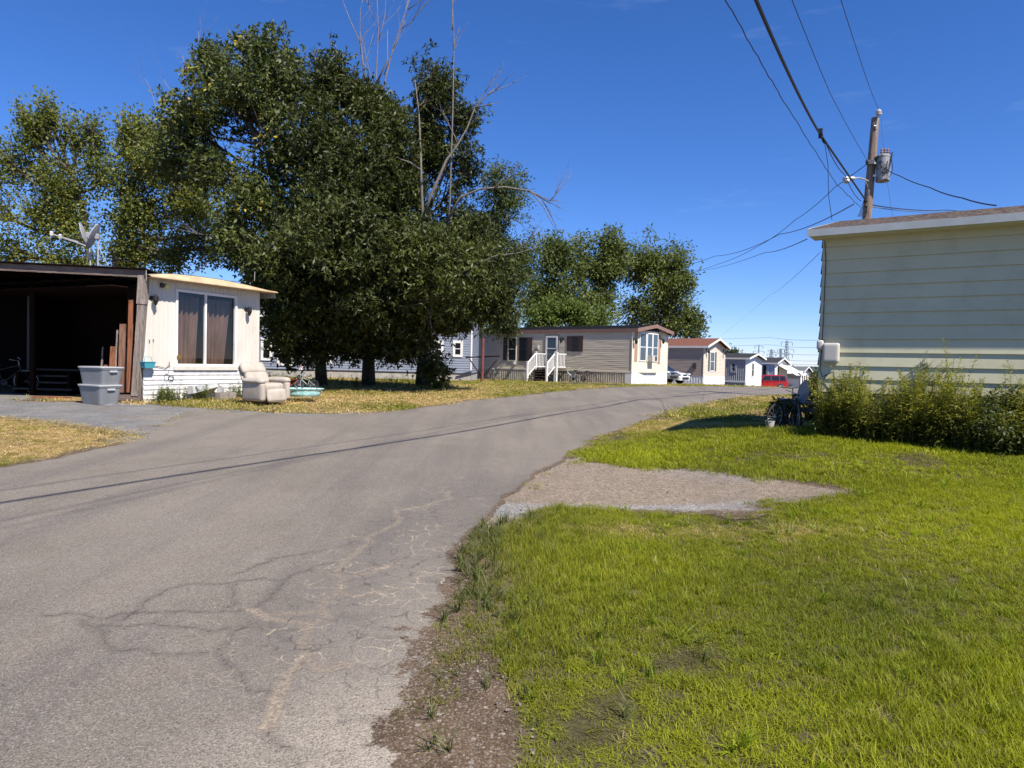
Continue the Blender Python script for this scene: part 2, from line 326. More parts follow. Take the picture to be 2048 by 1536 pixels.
def ground_mat(name, kind):
    mt = bpy.data.materials.new(name); mt.use_nodes = True; t = mt.node_tree; n = t.nodes; l = t.links; b = n['Principled BSDF']
    tcn = n.new('ShaderNodeTexCoord'); O = tcn.outputs['Object']
    def noise(s, d=4, r=.6, vec=None):
        q = n.new('ShaderNodeTexNoise'); q.inputs['Scale'].default_value = s; q.inputs['Detail'].default_value = d; q.inputs['Roughness'].default_value = r; l.new(vec or O, q.inputs['Vector']); return q.outputs['Fac']
    def vor(s, feat='F1', out='Distance', vec=None):
        q = n.new('ShaderNodeTexVoronoi'); q.feature = feat; q.inputs['Scale'].default_value = s; l.new(vec or O, q.inputs['Vector']); return q.outputs[out]
    def rm(o, a, c, lo=0., hi=1.):
        q = n.new('ShaderNodeMapRange'); q.interpolation_type = 'SMOOTHSTEP'
        for k, v in (('From Min', a), ('From Max', c), ('To Min', lo), ('To Max', hi)): q.inputs[k].default_value = v
        l.new(o, q.inputs['Value']); return q.outputs[0]
    def mth(op, a, b_=0.):
        q = n.new('ShaderNodeMath'); q.operation = op
        for i, v in enumerate((a, b_)):
            if isinstance(v, (int, float)): q.inputs[i].default_value = v
            else: l.new(v, q.inputs[i])
        return q.outputs[0]
    def mix(f, a, c, mode='MIX'):
        q = n.new('ShaderNodeMixRGB'); q.blend_type = mode
        if isinstance(f, (int, float)): q.inputs[0].default_value = f
        else: l.new(f, q.inputs[0])
        for i, v in ((1, a), (2, c)):
            if isinstance(v, tuple): q.inputs[i].default_value = (*v, 1)
            else: l.new(v, q.inputs[i])
        return q.outputs[0]
    def at_(nm): q = n.new('ShaderNodeAttribute'); q.attribute_name = nm; return q.outputs['Fac']
    # soil with pebbles, shared by every ground sheet so the seams match
    soil = mix(rm(noise(2.5, 6), .35, .65), (.062, .040, .024), (.110, .074, .046)); soil = mix(.8, soil, mix(rm(noise(55, 6, .85), .3, .7), (.45, .45, .45), (1.6, 1.55, 1.5)), 'MULTIPLY'); v0 = vor(170, out='Color'); s0_ = n.new('ShaderNodeSeparateColor'); l.new(v0, s0_.inputs[0]); soil = mix(rm(s0_.outputs[0], .80, .84, 0, .6), soil, (.24, .20, .155))
    vc = vor(70, out='Color'); sepv = n.new('ShaderNodeSeparateColor'); l.new(vc, sepv.inputs[0])
    peb = mth('MULTIPLY', rm(sepv.outputs[0], .70, .74), rm(vor(70), .62, .35))
    soil = mix(mth('MULTIPLY', peb, .75), soil, mix(sepv.outputs[1], (.13, .10, .08), (.30, .26, .21)))
    vc2 = vor(26, out='Color'); sp2 = n.new('ShaderNodeSeparateColor'); l.new(vc2, sp2.inputs[0])
    peb2 = mth('MULTIPLY', rm(sp2.outputs[0], .93, .94), rm(vor(26), .34, .22)); soil = mix(mth('MULTIPLY', peb2, .8), soil, mix(sp2.outputs[1], (.2, .18, .16), (.42, .37, .31)))
    if kind == 'ground':
        dry = at_('dry'); gn = noise(38, 6, .8)
        grn = mix(rm(gn, .3, .7), (.040, .034, .014), (.095, .082, .036)); straw = mix(rm(gn, .35, .65), (.20, .125, .050), (.36, .245, .105))
        c = mix(rm(mth('ADD', dry, mth('MULTIPLY', mth('SUBTRACT', noise(5, 5, .7), .5), 1.2)), .3, .7), grn, straw)
        c = mix(rm(noise(3.2, 5, .65), .50, .66, 0, .7), c, soil)
        c = mix(at_('bare'), c, soil)
    elif kind == 'gravel':
        base = mix(rm(noise(1.3, 6, .7), .35, .65), (.185, .18, .175), (.27, .25, .225))
        base = mix(rm(at_('tan'), .3, .7), base, (.215, .172, .128))
        v1 = vor(60, out='Color'); s1 = n.new('ShaderNodeSeparateColor'); l.new(v1, s1.inputs[0])
        base = mix(.9, base, mix(s1.outputs[0], (.48, .48, .48), (1.5, 1.48, 1.45)), 'MULTIPLY')
        c = mix(rm(noise(2.2, 7, .8), .46, .66, 0, .75), base, mix(.55, soil, (.20, .16, .12)))
        e = mth('ADD', at_('edge'), mth('MULTIPLY', mth('SUBTRACT', noise(7, 6, .75), .5), .5)); c = mix(rm(e, .0, .14), soil, c)
    else:
        sp = vor(230, out='Color'); s1 = n.new('ShaderNodeSeparateColor'); l.new(sp, s1.inputs[0])
        sp3 = vor(150, out='Color'); s3 = n.new('ShaderNodeSeparateColor'); l.new(sp3, s3.inputs[0])
        asp = mix(rm(noise(.55, 5, .6), .3, .7), (.152, .131, .107), (.198, .170, .140))
        asp = mix(rm(noise(2.4, 6, .7), .35, .7, 0, .5), asp, (.205, .182, .157))
        mpn = n.new('ShaderNodeMapping'); mpn.inputs['Rotation'].default_value = (0, 0, R(35)); mpn.inputs['Scale'].default_value = (1.6, .12, 1); l.new(O, mpn.inputs['Vector'])
        asp = mix(rm(noise(1.4, 4, .6, mpn.outputs[0]), .42, .66, 0, .5), asp, (.115, .103, .096))
        worn = mth('MULTIPLY', at_('worn'), rm(noise(3.2, 6, .8), .30, .55)); asp = mix(worn, asp, (.33, .285, .23))
        asp = mix(.9, asp, mix(s1.outputs[0], (.52, .52, .52), (1.46, 1.44, 1.40)), 'MULTIPLY')
        asp = mix(rm(s3.outputs[0], .90, .93, 0, .5), asp, (.36, .32, .27))
        asp = mix(rm(s3.outputs[1], .93, .95, 0, .55), asp, (.05, .045, .04))
        # cracks: sand-filled and dark, plus alligator cracking towards the broken edge
        jn = mth('MULTIPLY', mth('SUBTRACT', noise(14, 6, .8), .5), .035); jf = mth('MULTIPLY', mth('SUBTRACT', noise(90, 3, .7), .5), .016)
        dt = mth('ADD', mth('ADD', at_('crk_tan'), mth('ABSOLUTE', jn)), jf); dd = mth('ADD', mth('ADD', at_('crk_dark'), mth('MULTIPLY', mth('ABSOLUTE', jn), .7)), jf)
        asp = mix(rm(dd, .008, .050, .30, 0), asp, (.075, .064, .056)); asp = mix(mth('MULTIPLY', rm(dd, .003, .011, .8, 0), rm(noise(7, 3), .36, .5, .35, 1)), asp, (.040, .034, .030))
        asp = mix(rm(dt, .012, .05, .5, 0), asp, (.10, .088, .078)); asp = mix(mth('MULTIPLY', rm(dt, .010, .050, 1.0, 0), rm(noise(45, 3, .8), .36, .52, .25, 1)), asp, mix(rm(noise(60, 2), .4, .6), (.36, .29, .21), (.22, .175, .125)))
        wv = n.new('ShaderNodeVectorMath'); wv.operation = 'ADD'; nn = n.new('ShaderNodeTexNoise'); nn.inputs['Scale'].default_value = 5; nn.inputs['Detail'].default_value = 4; l.new(O, nn.inputs['Vector'])
        sc_ = n.new('ShaderNodeVectorMath'); sc_.operation = 'SCALE'; sc_.inputs['Scale'].default_value = .22; l.new(nn.outputs['Color'], sc_.inputs[0]); l.new(O, wv.inputs[0]); l.new(sc_.outputs[0], wv.inputs[1])
        va = vor(6.2, 'DISTANCE_TO_EDGE', 'Distance', wv.outputs[0])
        asp = mix(mth('MULTIPLY', at_('allig'), .5), asp, (.125, .111, .098)); al = mth('MULTIPLY', rm(mth('ADD', va, jf), .006, .028, 1, 0), at_('allig')); al = mth('MULTIPLY', al, rm(noise(1.8, 4), .30, .46))
        asp = mix(mth('MULTIPLY', al, .75), asp, mix(rm(noise(2.3, 3), .48, .55), (.07, .06, .055), (.38, .31, .22)))
        e = mth('ADD', at_('edge'), mth('MULTIPLY', mth('SUBTRACT', noise(3.2, 7, .75), .5), mth('ADD', mth('MULTIPLY', at_('worn'), .85), .18)))
        c = mix(rm(e, .0, .05), soil, asp)
    l.new(c, b.inputs['Base Color']); b.inputs['Roughness'].default_value = .85; b.inputs['Specular IOR Level'].default_value = .25
    bp = n.new('ShaderNodeBump'); bp.inputs['Strength'].default_value = .8; bp.inputs['Distance'].default_value = .006
    hgt = mth('ADD', noise(120, 4, .8), mth('MULTIPLY', vor(70), .8)); l.new(hgt, bp.inputs['Height']); l.new(bp.outputs[0], b.inputs['Normal'])
    return mt
NR = (1-S(PG[:, 1], 7, 11))*S(PG[:, 0], -3, -1)
bare = np.clip(S(d_dirt, -.15, .1)*1.0+.0, 0, 1)
gr_ = npmesh('ground', np.column_stack([PG, ZG]), FG, ground_mat('soil_and_turf', 'ground'), fl={'dry': DRY, 'bare': np.maximum(bare, np.maximum(S(d_road, -.75, -.4)*NR+S(d_road, -.10, -.0)*(1-NR), S(d_drive, -.2, 0)*.5))}, smooth=True); tag(gr_, kind='structure')
def sheet(name, d, margin, dz, m, fl):
    keep = (d[FG] > -(margin[FG] if hasattr(margin, 'shape') else margin)).any(1) & near[FG].all(1); Fk = FG[keep]; u, inv = np.unique(Fk, return_inverse=True)
    V = np.column_stack([PG[u], ZG[u]+dz]); o = npmesh(name, V, inv.reshape(-1, 4), m, fl={k: v[u] for k, v in fl.items()}, smooth=True); return tag(o, kind='structure')
pl = lambda L: pxs(L)
tan_cr = [pl([(900, 985), (860, 1010), (797, 1046), (734, 1076), (741, 1086), (716, 1109), (683, 1132), (688, 1158), (676, 1190), (639, 1221), (621, 1253), (612, 1281), (614, 1316), (642, 1346), (698, 1334)]),
          pl([(614, 1316), (580, 1348), (562, 1387), (548, 1432), (529, 1460)]), pl([(500, 1225), (530, 1240), (560, 1246), (612, 1262)]), pl([(621, 1230), (560, 1232), (640, 1218)][:2]), pl([(676, 1190), (720, 1196), (790, 1180)]), pl([(690, 1160), (740, 1150), (800, 1130)])]
dark_cr = [pl([(80, 1236), (170, 1236), (267, 1232), (380, 1228), (500, 1225), (548, 1190), (570, 1165)]), pl([(160, 1252), (350, 1258), (480, 1262), (600, 1264)]),
           pl([(160, 1245), (210, 1290), (300, 1308), (440, 1310), (450, 1335), (490, 1375), (555, 1390)]), pl([(240, 1245), (267, 1232), (300, 1200), (360, 1175), (470, 1169), (570, 1165), (620, 1145), (690, 1125)]),
           pl([(465, 1155), (540, 1122), (600, 1113), (720, 1085)]), pl([(440, 1310), (465, 1272), (510, 1248)]), pl([(529, 1460), (534, 1482), (580, 1506)]), pl([(450, 1220), (475, 1172)]), pl([(530, 1240), (570, 1285), (600, 1290)])]
cz = (PG[:, 0] > -5) & (PG[:, 0] < 3) & (PG[:, 1] > 1.5) & (PG[:, 1] < 12) & near
def mind(lines):
    o = np.full(len(PG), 9.)
    Q = PG[cz]; D = np.full(len(Q), 9.); rr = np.random.default_rng(3)
    for L in lines:
        L = [np.array(p) for p in L]
        for lev in range(3):
            out = [L[0]]
            for a, b in zip(L, L[1:]):
                d = b-a; n_ = np.array([-d[1], d[0]]); out += [(a+b)/2+n_*rr.normal(0, .10 if lev < 2 else .16), b]
            L = out
        for a, b in zip(L, L[1:]):
            lo = np.minimum(a, b)-.14; hi = np.maximum(a, b)+.14; k = np.where(((Q > lo) & (Q < hi)).all(1))[0]
            if len(k): D[k] = np.minimum(D[k], sdist(Q[k], [a, b], False))
    o[cz] = D
    return o
rd = np.full(len(PG), 50.); rd[near] = sdist(PG[near], right_edge, False)
worn = .8*S(-rd, -.95, -.1)*(1-S(PG[:, 1], 3.6, 6.5))
allig = S(-rd, -1.25, -.7)*(1-S(PG[:, 1], 7, 10))*S(PG[:, 1], 2.6, 3.6)
M_soilg = ground_mat('loose_gravel', 'gravel'); M_drv = ground_mat('grey_chip_driveway', 'gravel')
for _n in M_drv.node_tree.nodes:
    if _n.type == 'MIX_RGB' and tuple(round(c, 3) for c in _n.inputs[1].default_value[:3]) == (.185, .18, .175): _n.inputs[1].default_value = (.135, .137, .14, 1); _n.inputs[2].default_value = (.20, .195, .185, 1)
sheet('driveway', d_drive, .12+.4*(d_road > -.6), .005, M_drv, {'edge': np.where(d_road > -.5, .4, d_drive+.05), 'tan': .15+.3*snoise(PG, 1.1, 8, 3)})
sheet('gravel_patch', d_patch, .15+.3*(d_road > -.5), .0065, M_soilg, {'edge': np.where(d_road > -.35, .4, d_patch+.05), 'tan': .62+.3*snoise(PG, 1.5, 9, 3)-1.2*np.exp(-((PG[:, 1]-6.75)/.22)**2)})
sheet('road', d_road, np.where(d_patch > -.25, .02, .06+.34*NR), .009, ground_mat('old_asphalt', 'road'), {'edge': np.where(d_drive > -.35, np.maximum(d_road, .35), d_road), 'crk_tan': mind(tan_cr), 'crk_dark': mind(dark_cr), 'worn': worn, 'allig': allig})
# far wooded hills
hm = mat('far_wooded_hill', (.030, .045, .028), .9, (.050, .070, .045), scale=.02, detail=8)
hx = np.linspace(-2600, 3000, 260); hb = 1500+0*hx; rows = []
for k, (dy, f_) in enumerate(((0, 0), (60, .45), (160, .8), (320, 1), (700, 1.1))):
    hh = 13+7*np.sin(hx*.0021+1)+4*np.sin(hx*.006)+2.2*np.sin(hx*.021+2)+rng.normal(0, .8, len(hx)); rows.append(np.column_stack([hx, hb+dy, -11+(hh+11)*f_]))
HV = np.concatenate(rows); n_ = len(hx); ii = np.arange(4*n_).reshape(4, n_)[:, :-1]; HF = np.stack([ii, ii+1, ii+1+n_, ii+n_], -1).reshape(-1, 4)
tag(npmesh('hills', HV, HF, hm, smooth=False), kind='structure')
# ================================================================ MATERIALS
M = {}
M['yellow'] = mat('cream_aluminium_siding', (.565, .535, .37), .55, (.51, .485, .33), 1.2, 5, .05, 3, grime=((.36, .31, .2), 2.2, .4))
M['trimgrey'] = mat('grey_painted_trim', (.42, .44, .44), .5, (.36, .38, .37), 4, 4)
M['soffit'] = mat('cream_soffit', (.62, .58, .44), .6)
M['shingle'] = mat('brown_shingles', (.16, .12, .10), .9, (.30, .24, .19), 30, 3, .15, 60, stretch=(.35, 1, 1))
M['shingle_dark'] = mat('black_shingles', (.035, .035, .037), .9, (.06, .06, .062), 30, 3, .1)
M['shingle_slate'] = mat('slate_grey_shingles', (.11, .12, .125), .9, (.17, .18, .185), 25, 4, .1, stretch=(.4, 1, 3))
M['shingle_rust'] = mat('rust_brown_shingles', (.16, .065, .045), .9, (.24, .10, .07), 18, 4, .1, stretch=(.4, 1, 3))
M['concrete'] = mat('pale_concrete', (.42, .40, .36), .85, (.30, .28, .25), 3, 6, .1, grime=((.15, .13, .1), 2, .5))
M['white'] = mat('white_paint', (.78, .77, .74), .45, (.68, .66, .62), 3, 5)
M['whitewall'] = mat('weathered_white_panel', (.62, .59, .53), .55, (.55, .51, .44), 1.5, 6, .03, 4, stretch=(1, 1, .3), grime=((.38, .30, .2), 2.4, .4))
M['whitelap'] = mat('peeling_white_lap_boards', (.68, .67, .66), .6, (.54, .52, .49), 5, 6, .05, grime=((.30, .26, .22), 5, .4))
M['goldedge'] = mat('yellowed_roof_edge_metal', (.52, .385, .23), .5, (.40, .285, .17), 3, 5, grime=((.75, .65, .45), 6, .4))
M['oldwood'] = mat('grey_weathered_timber', (.20, .155, .125), .85, (.35, .29, .25), 9, 6, .3, 20, stretch=(3, 3, .35), grime=((.07, .05, .04), 4, .7))
M['oldwood_h'] = mat('grey_weathered_timber_beam', (.13, .095, .08), .85, (.24, .185, .16), 8, 6, .3, 20, stretch=(.35, 3, 3), grime=((.05, .035, .03), 4, .7))
M['redwood'] = mat('red_stained_timber', (.19, .065, .030), .75, (.28, .11, .050), 7, 5, .15, 20, stretch=(3, 3, .4), grime=((.05, .02, .012), 3, .8))
M['brownwood'] = mat('brown_timber', (.15, .07, .042), .8, (.24, .13, .085), 7, 5, .15, 20, stretch=(3, 3, .4), grime=((.05, .025, .018), 3, .7))
M['dark_and_shade_wood'] = mat('dark_boards_and_shade', (.008, .004, .003), .95, (.014, .007, .005), 6, 4, stretch=(3, 3, .5), spec=.08)  # near-black boards: the carport's inner shade is put into the colour
M['slat'] = mat('lit_red_brown_slats', (.26, .10, .05), .85, (.38, .17, .09), 7, 5, stretch=(3, 3, .4), grime=((.05, .02, .012), 3, .6))  # brown timber brightened so the boards read as lit inside the shade
M['black'] = mat('black_metal', (.02, .02, .02), .4)
M['darkgrey'] = mat('dark_grey_plastic', (.06, .06, .065), .5)
M['grey'] = mat('grey_painted_metal', (.35, .35, .34), .5, (.28, .28, .27), 6, 4)
M['dish'] = mat('pale_grey_dish', (.30, .30, .31), .5, (.24, .24, .25), 5, 4)
M['steel'] = mat('galvanised_steel', (.45, .46, .46), .45, (.36, .37, .37), 8, 4, metal=.35)
M['tote'] = mat('grey_storage_plastic', (.20, .21, .22), .42, (.175, .185, .195), 5, 4, spec=.45, grime=((.18, .16, .14), 3, .3))
M['totelid'] = mat('grey_storage_lid_plastic', (.42, .42, .42), .4)
M['teal'] = mat('teal_plastic', (.06, .30, .36), .4)
M['aqua'] = mat('faded_aqua_paint', (.26, .58, .56), .5, (.60, .78, .76), 9, 4, ramp=(.45, .6), stretch=(1, 1, 2))
M['recl'] = mat('cream_upholstery', (.42, .37, .31), .75, (.36, .315, .26), 5, 5, .06, 14, grime=((.30, .24, .18), 5, .35))
M['recldark'] = mat('recliner_underside', (.05, .04, .035), .8)
M['curtain'] = mat('brown_curtain_fabric', (.11, .058, .040), .9, (.19, .115, .085), 4, 4, stretch=(1, 1, .3))
M['glass'] = glass('window_glass', (.85, .85, .85), .06)
M['glassd'] = mat('dark_window_glass', (.014, .016, .018), .06, spec=.45)
M['glassb'] = mat('blue_reflecting_glass', (.045, .075, .10), .05, spec=.8)
M['tan'] = mat('taupe_vinyl_siding', (.60, .525, .41), .55, (.52, .45, .35), 1.0, 5, .10, 2.2, stretch=(.6, .6, 6), grime=((.66, .60, .52), 1.4, .5))
M['tan2'] = mat('brown_vinyl_siding', (.41, .33, .275), .55, (.35, .28, .235), 1.0, 5, .10, 2.2, stretch=(.6, .6, 6), grime=((.37, .30, .26), 1.4, .5))
M['creamlap'] = mat('cream_vinyl_siding', (.70, .64, .50), .6, (.64, .58, .45), 2, 4)
M['beigelap'] = mat('beige_vinyl_siding', (.62, .53, .43), .6, (.56, .48, .39), 2, 4)
M['brownfascia'] = mat('mauve_brown_fascia', (.24, .145, .115), .55, (.20, .12, .095), 3, 4)
M['shutter'] = mat('dark_brown_shutter', (.055, .036, .033), .6)
M['shuttert'] = mat('tan_shutter', (.36, .22, .15), .6)
M['skirt'] = mat('stained_cream_skirting', (.52, .48, .38), .6, (.33, .29, .21), 2.6, 6, grime=((.20, .16, .11), 3, .6))
M['skirtw'] = mat('white_skirting', (.76, .76, .74), .6, (.66, .66, .64), 3, 5)
M['blue'] = mat('slate_blue_siding', (.235, .265, .335), .55, (.21, .235, .30), 2, 4)
M['greyrib'] = mat('grey_ribbed_siding', (.38, .39, .43), .5, (.28, .29, .33), 1.5, 5, stretch=(1, 1, 2), grime=((.35, .36, .38), 2, .5))
M['palewhite'] = mat('pale_blue_white_siding', (.62, .66, .70), .55, (.55, .59, .64), 2, 4)
M['paleaqua'] = mat('pale_aqua_siding', (.45, .53, .56), .55, (.40, .48, .51), 2, 4)
M['greylap'] = mat('light_grey_lap', (.37, .37, .395), .6, (.32, .32, .34), 2, 4)
M['olive'] = mat('dark_olive_shutter', (.09, .10, .07), .6)
M['bark'] = mat('grey_brown_bark', (.085, .068, .052), .9, (.15, .125, .10), 9, 6, .4, 22, stretch=(3, 3, .5))
M['barkpale'] = mat('pale_grey_bark', (.13, .11, .095), .85, (.23, .20, .175), 7, 6, .3, 22, stretch=(3, 3, .5))
M['twig'] = mat('dry_bare_twig', (.16, .13, .11), .85, (.24, .20, .17), 7, 4)
M['pole'] = mat('weathered_pole_timber', (.20, .145, .11), .85, (.32, .245, .19), 5, 6, .3, 20, stretch=(4, 4, .25), grime=((.08, .06, .05), 3, .6))
M['rust'] = mat('rust_red_metal', (.19, .065, .045), .8, (.12, .045, .035), 8, 5, .1)
M['redpaint'] = mat('red_car_paint', (.33, .006, .010), .28, spec=.5, coat=.6)
M['silver'] = mat('silver_car_paint', (.17, .175, .18), .3, metal=.3, coat=.4)
M['whitepaint'] = mat('white_car_paint', (.70, .71, .72), .28, coat=.6)
M['tyre'] = mat('black_rubber', (.02, .02, .02), .85)
M['rim'] = mat('alloy_rim', (.45, .45, .46), .35, metal=.6)
M['chrome'] = mat('chrome', (.6, .6, .6), .15, metal=1)
M['lens'] = mat('headlamp_lens', (.55, .57, .58), .1, spec=.6)
M['redlens'] = mat('red_lamp_lens', (.35, .02, .02), .2)
M['cable'] = mat('black_cable', (.022, .022, .024), .6)
M['cablet'] = mat('dull_grey_wire', (.10, .11, .13), .6)
M['block'] = mat('grey_concrete_block', (.20, .175, .15), .95, (.28, .25, .21), 12, 5, .2)
M['sheetm'] = mat('bent_galvanised_sheet', (.55, .55, .53), .5, (.42, .42, .40), 5, 5, metal=.2)
M['yellowpl'] = mat('yellow_petals', (.60, .42, .02), .7)
M['green'] = mat('plain_leaf_green', (.07, .12, .02), .6, (.10, .16, .03), 9, 3)
M['redplastic'] = mat('red_painted_metal', (.38, .05, .035), .4)
M['brass'] = mat('brass', (.35, .22, .07), .4, metal=.7)
M['vinyl'] = mat('soft_white_vinyl', (.50, .47, .42), .5)
M['stepwood'] = mat('dark_step_boards', (.06, .045, .035), .8, (.10, .075, .06), 6, 4)
M['lampy'] = mat('yellow_lamp_glass', (.70, .58, .12), .3)
M['latt'] = mat('galvanised_lattice', (.16, .18, .21), .6)

def local_at(px, py, O, rz, plane_y=0):
    """point where the photo ray meets a building's wall plane (local y = plane_y); gives (local x, z)"""
    d = ray(px, py); ux = np.array([math.cos(rz), math.sin(rz)]); nn = np.array([-ux[1], ux[0]]); o = np.array(O[:2])+nn*plane_y
    t = (o @ nn)/(d[:2] @ nn); p = d[:2]*t; return (float((p-o) @ ux), float(EYE+d[2]*t))
def gable(root, x0, x1, y0, y1, ze, zp, mroof, mfascia, ovx=.25, ovy=.25, th=.06, fh=.14, msof=None, name='roof', ridge_along='x'):
    """gable roof, ridge along local x"""
    ym = (y0+y1)/2; sl = (zp-ze)/(ym-y0); zo = ze-sl*ovy
    r = MB(); a, b = x0-ovx, x1+ovx; ya, yb = y0-ovy, y1+ovy
    N = 14
    for side in (0, 1):
        for k in range(N):      # shallow shingle courses
            f0, f1 = k/N, (k+1)/N
            q = lambda f: (ya+(ym-ya)*f if side == 0 else yb+(ym-yb)*f, zo+(zp-zo)*f)
            (Y0, Z0), (Y1, Z1) = q(f0), q(f1); r.quad((a, Y0, Z0+th+.014), (b, Y0, Z0+th+.014), (b, Y1, Z1+th), (a, Y1, Z1+th)); r.quad((a, Y0, Z0+th-.01), (b, Y0, Z0+th-.01), (b, Y0, Z0+th+.014), (a, Y0, Z0+th+.014))
    ro = r.build(name, mroof, root)
    f = MB()
    f.box((a, ya-.02, zo-fh+th), (b, ya, zo+th)); f.box((a, yb, zo-fh+th), (b, yb+.02, zo+th))
    for xx, w_ in ((a-.022, a), (b, b+.022)):
        for (yA, zA), (yB, zB) in (((ya-.02, zo), (ym, zp)), ((ym, zp), (yb+.02, zo))):
            f.add([(xx, yA, zA-fh+th), (xx, yB, zB-fh+th), (xx, yB, zB+th+.01), (xx, yA, zA+th+.01), (w_, yA, zA-fh+th), (w_, yB, zB-fh+th), (w_, yB, zB+th+.01), (w_, yA, zA+th+.01)], [(0,1,2,3),(7,6,5,4),(0,4,5,1),(3,2,6,7),(0,3,7,4),(1,5,6,2)])
    fo = f.build('fascia', mfascia, root)
    s = MB(); zs = zo-fh+th+.012
    s.box((a+.01, ya+.002, zs-.01), (b-.01, y0+.05, zs)); s.box((a+.01, y1-.05, zs-.01), (b-.01, yb-.002, zs))
    so = s.build('soffit', msof or mfascia, root)
    return ro
def gable_wall(mb, x, y0, y1, z0, zp, sgn=1, e=.11):
    """lap boarded gable triangle on the plane x, facing +x (sgn=1) or -x"""
    ym = (y0+y1)/2; z = z0
    while z < zp-.02:
        f = (z-z0)/(zp-z0); f2 = min(1, (z+e-z0)/(zp-z0)); a, b = y0+(ym-y0)*f, y1-(y1-ym)*f; a2, b2 = y0+(ym-y0)*f2, y1-(y1-ym)*f2; zz = min(z+e, zp)
        mb.quad((x+sgn*.016, a, z), (x+sgn*.016, b, z), (x, b2, zz), (x, a2, zz)); mb.quad((x, a, z), (x, b, z), (x+sgn*.016, b, z), (x+sgn*.016, a, z)); z += e
    return mb
def lamp(parent, x, z, y=-.0, name='wall_lamp', s=1, m=None, ax='x'):
    mb = MB(); mb.lathe([(.05*s, 0), (.05*s, .02)], (x, y-.02*s, z), 10, 'y'); mb.tube([(x, y-.02, z), (x, y-.10*s, z+.03*s), (x, y-.13*s, z)], .01*s, 6)
    mb.lathe([(.02*s, .10*s), (.055*s, .06*s), (.06*s, -.02*s), (.03*s, -.10*s), (.008*s, -.13*s)], (x, y-.13*s, z-.03*s), 10)
    if ax == 'y': mb.v = [(x-q[1]+y, q[0], q[2]) for q in mb.v]
    return mb.build(name, m or M['black'], parent)

# ================================================================ YELLOW HOME, RIGHT EDGE
O = (4.74, 11.0); rz = math.atan2(-.563, .826); zb = 1.19; L, Wd = 12.2, 4.2; ze = 1.5+(743-478)/1420*11.0+.10
H = thing('mobile_home', 'cream lap sided home with brown shingle roof behind tall weeds at the right edge', 'mobile home', (O[0], O[1], 0), rz)
s = siding(MB(), (0, 0), (L, 0), zb, ze, .2015, .022, jit=.0015, sub=1.2, seed=3); siding(s, (0, Wd), (0, 0), zb, ze, .2015, .022); siding(s, (L, 0), (L, Wd), zb, ze, .2015); siding(s, (L, Wd), (0, Wd), zb, ze, .2015)
wall = s.build('wall', M['yellow'], H)
gable_wall(MB(), 0, 0, Wd, ze, ze+.47, -1, .2).build('gable', M['yellow'], H); gable_wall(MB(), L, 0, Wd, ze, ze+.47, 1, .2).build('gable', M['yellow'], H)
gable(H, 0, L, 0, Wd, ze+.02, ze+.50, M['shingle'], M['trimgrey'], .14, .355, .04, .105, M['soffit'])
sv_ = MB(); 
for k in range(60): sv_.box((.0+k*.2, -.31, ze-.124), (.02+k*.2, -.05, ze-.117))
sv_.build('soffit_vents', M['darkgrey'], H)
f = MB().box((.03, .03, -.4), (L-.03, Wd-.03, zb)); f.build('foundation', M['concrete'], H)
t = MB()
for k in range(5): t.box((-.028, -.026, zb+.2015*k*2.4), (-.0, .0, zb+.2015*k*2.4+.05)) if k < 0 else None
ub = MB().rbox((.185, -.07, (at(1665, 706, 10.9)[2])), (.235, .10, .30), .03, 4).build('utility_box', M['vinyl'], H, smooth=True)
MB().rbox((.02, -.045, (at(1645, 690, 10.9)[2])), (.10, .07, .15), .03, 3).build('cable_junction', M['vinyl'], H, smooth=True)
MB().tube([(.03, -.035, ze-.15), (.055, -.03, ze-.45), (.05, -.034, 2.2), (.035, -.034, 1.75), (.03, -.05, 1.52), (.07, -.05, 1.42), (.13, -.04, 1.45), (.22, -.05, 1.5)], .006, 5).tube([(.13, -.04, 1.45), (.06, -.035, 1.33), (.04, -.035, 1.1)], .005, 5).tube([(.22, -.05, 1.5), (.235, -.04, 1.3), (.22, -.04, 1.05)], .006, 5).build('wall_cable', M['cable'], H)
MB().tube([(1.1, -.03, 1.12), (1.5, -.035, 1.17), (2.1, -.035, 1.13), (2.28, -.035, 1.15)], .012, 6).build('pipe', M['darkgrey'], H)

# ================================================================ ROW OF HOMES ALONG THE ROAD
RZ = math.atan2(-.646, .763)
# --- taupe home with brown shutters
O1 = (6.87, 41.0); L1, W1 = 17.5, 4.25; zs1, ze1, zp1 = 1.18, 3.62, 3.98
H = thing('mobile_home', 'taupe sided home with dark shutters, brown roof edge and front steps', 'mobile home', (O1[0], O1[1], 0), RZ)
s = siding(MB(), (-L1, 0), (0, 0), zs1+.05, ze1, .115, .0055, jit=.004, seed=5, sub=.7); siding(s, (0, W1), (-L1, W1), zs1, ze1, .115); siding(s, (-L1, W1), (-L1, 0), zs1, ze1, .115); s.build('wall', M['tan'], H)
s = siding(MB(), (0, 0), (0, W1), zs1, ze1, .115); s.build('end_wall', M['creamlap'], H)
gable_wall(MB(), 0, 0, W1, ze1, zp1).build('gable', M['tan'], H)
gable_wall(MB(), -L1, 0, W1, ze1, zp1, -1).build('gable', M['tan'], H)
gable(H, -L1, 0, 0, W1, ze1+.03, zp1, M['shingle_dark'], M['brownfascia'], .38, .045, .07, .20)
boxes([((-.02, -.03, zs1), (.03, .03, ze1)), ((-.015, W1-.04, zs1), (.03, W1+.02, ze1))], 'corner_trim', M['creamlap'], H); MB().box((-L1, -.03, zs1-.03), (-.02, .0, zs1+.06)).build('band_board', M['creamlap'], H)
k = vribs(MB(), (-L1, -.005), (-.4, -.005), -.2, zs1-.02, .16, .012); k.build('skirting', M['skirt'], H)
